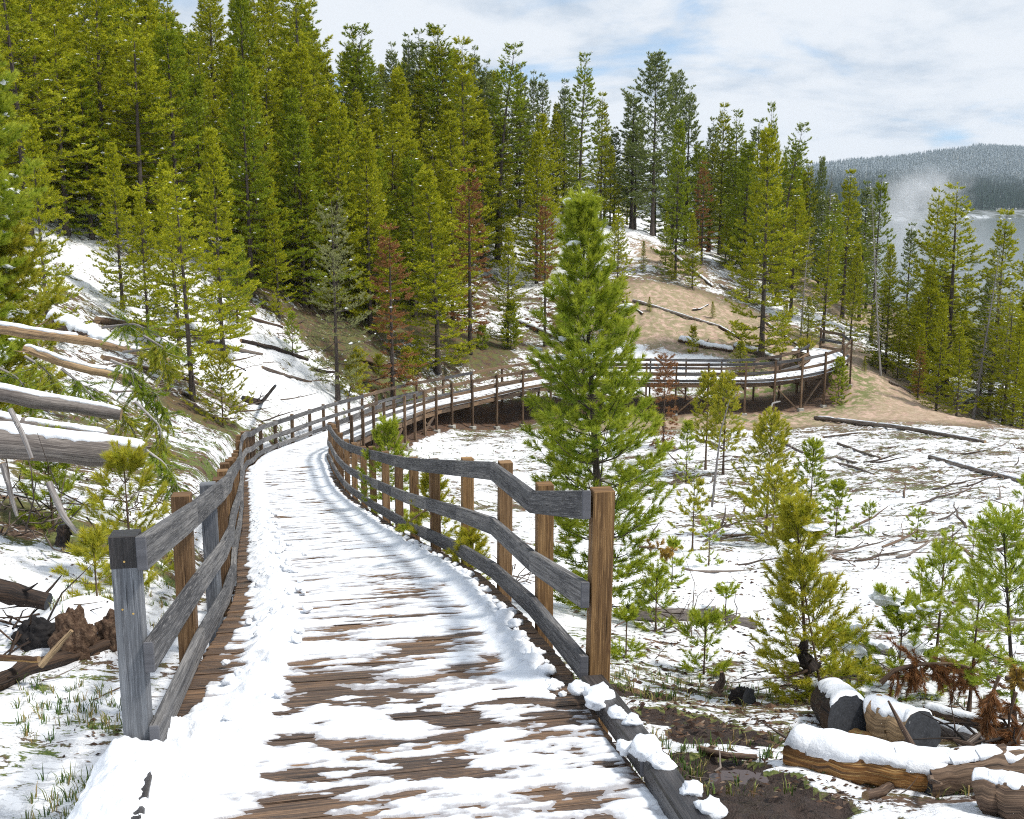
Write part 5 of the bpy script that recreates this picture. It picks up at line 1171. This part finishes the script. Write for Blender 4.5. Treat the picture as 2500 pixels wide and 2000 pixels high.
dead_branch([(2150, 1668, 6.6), (2185, 1635, 6.6), (2240, 1622, 6.6), (2330, 1620, 6.6), (2400, 1640, 6.6)], 'dark arched dead branch hung with rust-red needles', N_dead, M_brown, 46, .17, 1, .020)
dead_branch([(2440, 1650, 5.4), (2420, 1700, 5.4), (2405, 1780, 5.4)], 'drooping rust-brown dead spray below the dark-stemmed young pine', N_dead, M_brown, 16, .10, 2)
dead_branch([(2480, 1690, 5.4), (2465, 1740, 5.4), (2460, 1810, 5.4)], 'second drooping rust-brown spray, closer to the picture edge', N_dead, M_brown, 14, .10, 3)
dead_branch([(2455, 1655, 5.6), (2485, 1660, 5.6), (2530, 1670, 5.6)], 'golden orange dying spray at the picture edge', N_gold, M_brown, 12, .08, 4, hang=.2)
dead_branch([(1560, 1335, 9.9), (1600, 1338, 9.9), (1655, 1345, 9.9)], 'golden dying spray poking out low from the tall young pine', N_gold, M_brown, 12, .09, 5, hang=.25)
dead_branch([(1040, 1245, 8.9), (1015, 1262, 8.8), (985, 1285, 8.7)], 'green sprig with snow poking through the railing over the kerb', N_sap, M_brown, 10, .09, 6, hang=.3)
# green boughs of the fallen pine hanging over the slope
for k, (a, b, c, Y) in enumerate([((250, 800), (330, 790), (440, 850), 12.6), ((300, 860), (380, 850), (430, 930), 12.4), ((300, 930), (380, 960), (420, 1040), 12.0), ((330, 980), (390, 1040), (400, 1130), 11.6), ((330, 1080), (400, 1130), (450, 1210), 11.2), ((230, 950), (290, 1000), (330, 1060), 11.8), ((150, 900), (200, 940), (250, 1000), 11.7), ((60, 870), (110, 900), (150, 960), 11.8), ((0, 900), (40, 920), (90, 980), 12), ((350, 820), (400, 850), (400, 920), 12.2), ((270, 880), (320, 900), (350, 980), 12.0)]):
    dead_branch([(*a, Y), (*b, Y), (*c, Y)], ['drooping green bough of a fallen pine, topmost spray beside the tan trunk', 'hanging green bough over the end of the tan trunk', 'hanging green bough beyond the end of the orange trunk', 'longest drooping green bough above the open slope', 'lowest green bough tip touching the patchy slope', 'green bough behind the topmost grey log', 'green bough between the orange trunk and the grey logs', 'green bough below the start of the orange trunk', 'green bough at the picture edge above the grey logs', 'small green bough crossing the end of the tan trunk', 'short green bough between the tan and orange trunks'][k], N_sap if k % 2 else N_young, M_twig, 34, .22, 20 + k, .018, .75)

R = np.random.default_rng(55); cnt = 0; stick_me = []
for k in range(6):
    mb = MB(); q = [Vector((0, 0, 0))]; d = np.array([1.0, 0, 0])
    for j in range(5): d = unit(d + R.normal(size=3) * [.1, .22, .06]); q.append(q[-1] + Vector(d * .2))
    mb.tube(q, [.022, .026, .022, .017, .012, .006], 6, bump=.12)
    if k % 2: mb.tube([q[2], q[2] + Vector((.12, .10, .05)), q[2] + Vector((.2, .22, .07))], [.012, .008, .004], 5, caps=False)
    o = mb.build('stick', M_stick if k % 3 else M_brown, None, True); stick_me.append(o.data); bpy.data.objects.remove(o)
for zone, n, lb, grp, sz in (((1480, 2500, 1090, 1400), 150, 'thin dead stick lying on the flecked open snowfield', 'sticks on the snowfield', (.25, 1.5)), ((1350, 2480, 1400, 1960), 45, 'small dead twig lying on the snow near the camera', 'twigs on the near snow', (.08, .35)), ((200, 900, 780, 1120), 70, 'dead stick lying on the patchy slope above the boardwalk', 'sticks on the uphill slope', (.3, 1.6)), ((20, 560, 1300, 1900), 16, 'small twig on the snow beside the grey end post', 'twigs beside the grey post', (.08, .3))):
    for i in range(n):
        p = hit(R.uniform(zone[0], zone[1]), zone[2] + (zone[3] - zone[2]) * R.uniform(0, 1) ** 1.3)
        if p is None or np.min(np.hypot(_C2[:, 0] - p.x, _C2[:, 1] - p.y)) < 1.15: continue
        o = bpy.data.objects.new('stick', stick_me[R.integers(6)]); COL.objects.link(o); L = R.uniform(*sz); o.location = p + Vector((0, 0, .012)); o.scale = (L, L * R.uniform(.6, 1.1), L * .8)
        o.rotation_euler = (R.uniform(-.1, .1), R.normal() * .06 + (-.1), R.normal() * .5 + (0 if R.random() < .7 else 1.2)); tag(o, lb, 'stick', grp)


def scatter(name, n, zones, kind_, m, size, seed):
    R = np.random.default_rng(seed); V, F, rn = [], [], []; k = 0
    P = []
    for (x0, x1, y0, y1, wgt) in zones:
        c = int(n * wgt); Y = R.uniform(y0, y1, c); px = R.uniform(x0, x1, c); X = (px - 1250) / FPX * Y; P.append(np.stack([X, Y], 1))
    P = np.concatenate(P); keep = np.array([np.min(np.hypot(_C2[:, 0] - a, _C2[:, 1] - b)) > 1.08 for a, b in P]); P = P[keep]
    cl_ = fbm(P[:, 0] * .9, P[:, 1] * .9, seed * 1.0, 3); P = P[cl_ > -.12]; Z = ground_z(P[:, 0], P[:, 1]); N = len(P)
    if kind_ == 'chip':
        L = size * R.uniform(.3, 1.5, N) ; W_ = L * R.uniform(.15, .55, N); a = R.normal(size=N) * .6; t = np.stack([np.cos(a), np.sin(a), R.normal(size=N) * .12], 1); u = np.stack([-np.sin(a), np.cos(a), R.normal(size=N) * .25], 1); up = np.array([0, 0, 1.0])
        c = np.stack([P[:, 0], P[:, 1], Z + .006], 1); q = [c - t * L[:, None] / 2, c - u * W_[:, None] / 2 + t * (L * R.uniform(-.2, .2, N))[:, None], c + t * L[:, None] / 2, c + u * W_[:, None] / 2, c + up * (W_ * .55)[:, None]]
        V = np.stack(q, 1).reshape(-1, 3); F = (np.array([(0, 1, 4), (1, 2, 4), (2, 3, 4), (3, 0, 4)])[None] + (np.arange(N) * 5)[:, None, None]).reshape(-1, 3); rn = np.repeat(R.random(N), 5)
    else:
        b = 7; T = np.repeat(np.stack([P[:, 0], P[:, 1], Z], 1), b, 0); M_ = len(T); a = R.uniform(0, 6.28, M_); rad = size * .35 * R.uniform(0, 1, M_)
        base = T + np.stack([np.cos(a) * rad, np.sin(a) * rad, np.full(M_, -.01)], 1); h = size * R.uniform(.5, 1.5, M_); ln = R.uniform(.1, .75, M_); w_ = R.uniform(.0016, .003, M_) * (1 + T[:, 1] / 14)
        s_ = np.stack([-np.sin(a), np.cos(a), a * 0], 1) * w_[:, None]; o_ = np.stack([np.cos(a) * h * ln * .35, np.sin(a) * h * ln * .35, h * .6], 1); o2 = np.stack([np.cos(a) * h * ln, np.sin(a) * h * ln, h * (1 - .3 * ln)], 1)
        V = np.stack([base - s_, base + s_, base + o_ + s_ * .7, base + o_ - s_ * .7, base + o2], 1).reshape(-1, 3)
        F = (np.array([(0, 1, 2), (0, 2, 3), (3, 2, 4)])[None] + (np.arange(M_) * 5)[:, None, None]).reshape(-1, 3); rn = np.repeat(np.clip(np.repeat(R.random(N), b) * .55 + R.random(M_) * .45, 0, 1), 5)
    tag(obj(name, mesh_from(name, V, F, m, None, None, {'rnd': rn})), kind='stuff')


scatter('litter', 9000, [(1400, 2560, 5, 16, .30), (1350, 2560, 16, 46, .45), (0, 900, 12, 44, .30), (1450, 2000, 56, 74, .1)], 'chip', M_litter, .06, 5)
scatter('litter', 6000, [(1400, 2560, 4.2, 9, .6), (20, 330, 4, 9, .04), (1400, 2500, 9, 14, .3)], 'chip', M_litter, .030, 6)
scatter('grass', 1500, [(-60, 360, 3.9, 6.0, .20), (1400, 1950, 4.4, 8, .22), (0, 560, 9, 30, .33), (900, 1400, 36, 47, .10), (1900, 2500, 4.4, 7, .08), (60, 420, 6.4, 10.5, .2)], 'grass', M_grass, .065, 8)

# ------------------------------------------------------------------ steam over the river
m, t = mat('drifting_steam'); t.n.remove(t.b); o_ = t.add('ShaderNodeTexCoord').outputs['Object']
ln = t.add('ShaderNodeVectorMath', operation='LENGTH'); t.set(ln, 0, o_)
f_ = t.smooth(t.math('SUBTRACT', t.math('ADD', t.math('SUBTRACT', 1.0, ln.outputs['Value']), t.math('MULTIPLY', t.noise(o_, 1.3, 7, .68, dist=.9), 2.0)), 1.05), .10, .9)
pv = t.add('ShaderNodeVolumePrincipled'); pv.inputs['Color'].default_value = (.97, .98, 1, 1); pv.inputs['Anisotropy'].default_value = .2; t.set(pv, 'Density', t.math('MULTIPLY', f_, .16)); t.set(t.out, 'Volume', pv.outputs[0]); M_steam = m
m2 = m.copy(); m2.name = 'low_river_mist'
for nd_ in m2.node_tree.nodes:
    if nd_.type == 'MATH' and nd_.operation == 'MULTIPLY' and abs(nd_.inputs[1].default_value - .16) < 1e-4: nd_.inputs[1].default_value = .018


def puff(px, py, Y, rx, ry, rz, m):
    a = np.linspace(0, np.pi, 13); b = np.linspace(0, 2 * np.pi, 21)[:-1]; A, B = np.meshgrid(a, b, indexing='ij'); D = np.stack([np.sin(A) * np.cos(B), np.sin(A) * np.sin(B), np.cos(A)], -1)
    i = np.arange(12)[:, None] * 20 + np.arange(20)[None]; j = np.arange(12)[:, None] * 20 + (np.arange(20)[None] + 1) % 20
    o = obj('steam', mesh_from('steam', D.reshape(-1, 3), np.stack([i, i + 20, j + 20, j], -1).reshape(-1, 4), m)); o.location = un(px, py, Y); o.scale = (rx, ry, rz); tag(o, kind='stuff')


puff(2195, 545, 190, 7.5, 7, 12, M_steam); puff(2260, 470, 215, 12, 9, 8, M_steam)
puff(2300, 585, 230, 26, 22, 11, m2)

# ------------------------------------------------------------------ the air between here and the far hill
m, t = mat('thin_mountain_air'); t.n.remove(t.b); pv = t.add('ShaderNodeVolumePrincipled'); pv.inputs['Color'].default_value = (.80, .89, 1, 1); pv.inputs['Density'].default_value = .00007; pv.inputs['Anisotropy'].default_value = .1
t.set(t.out, 'Volume', pv.outputs[0])
x0, x1, y0, y1, z0, z1 = -1000, 2700, -40, 3200, -60, 220
V = [(x0, y0, z0), (x1, y0, z0), (x1, y1, z0), (x0, y1, z0), (x0, y0, z1), (x1, y0, z1), (x1, y1, z1), (x0, y1, z1)]
tag(obj('haze', mesh_from('haze', np.array(V), np.array([(0, 3, 2, 1), (4, 5, 6, 7), (0, 1, 5, 4), (1, 2, 6, 5), (2, 3, 7, 6), (3, 0, 4, 7)]), m)), kind='stuff')
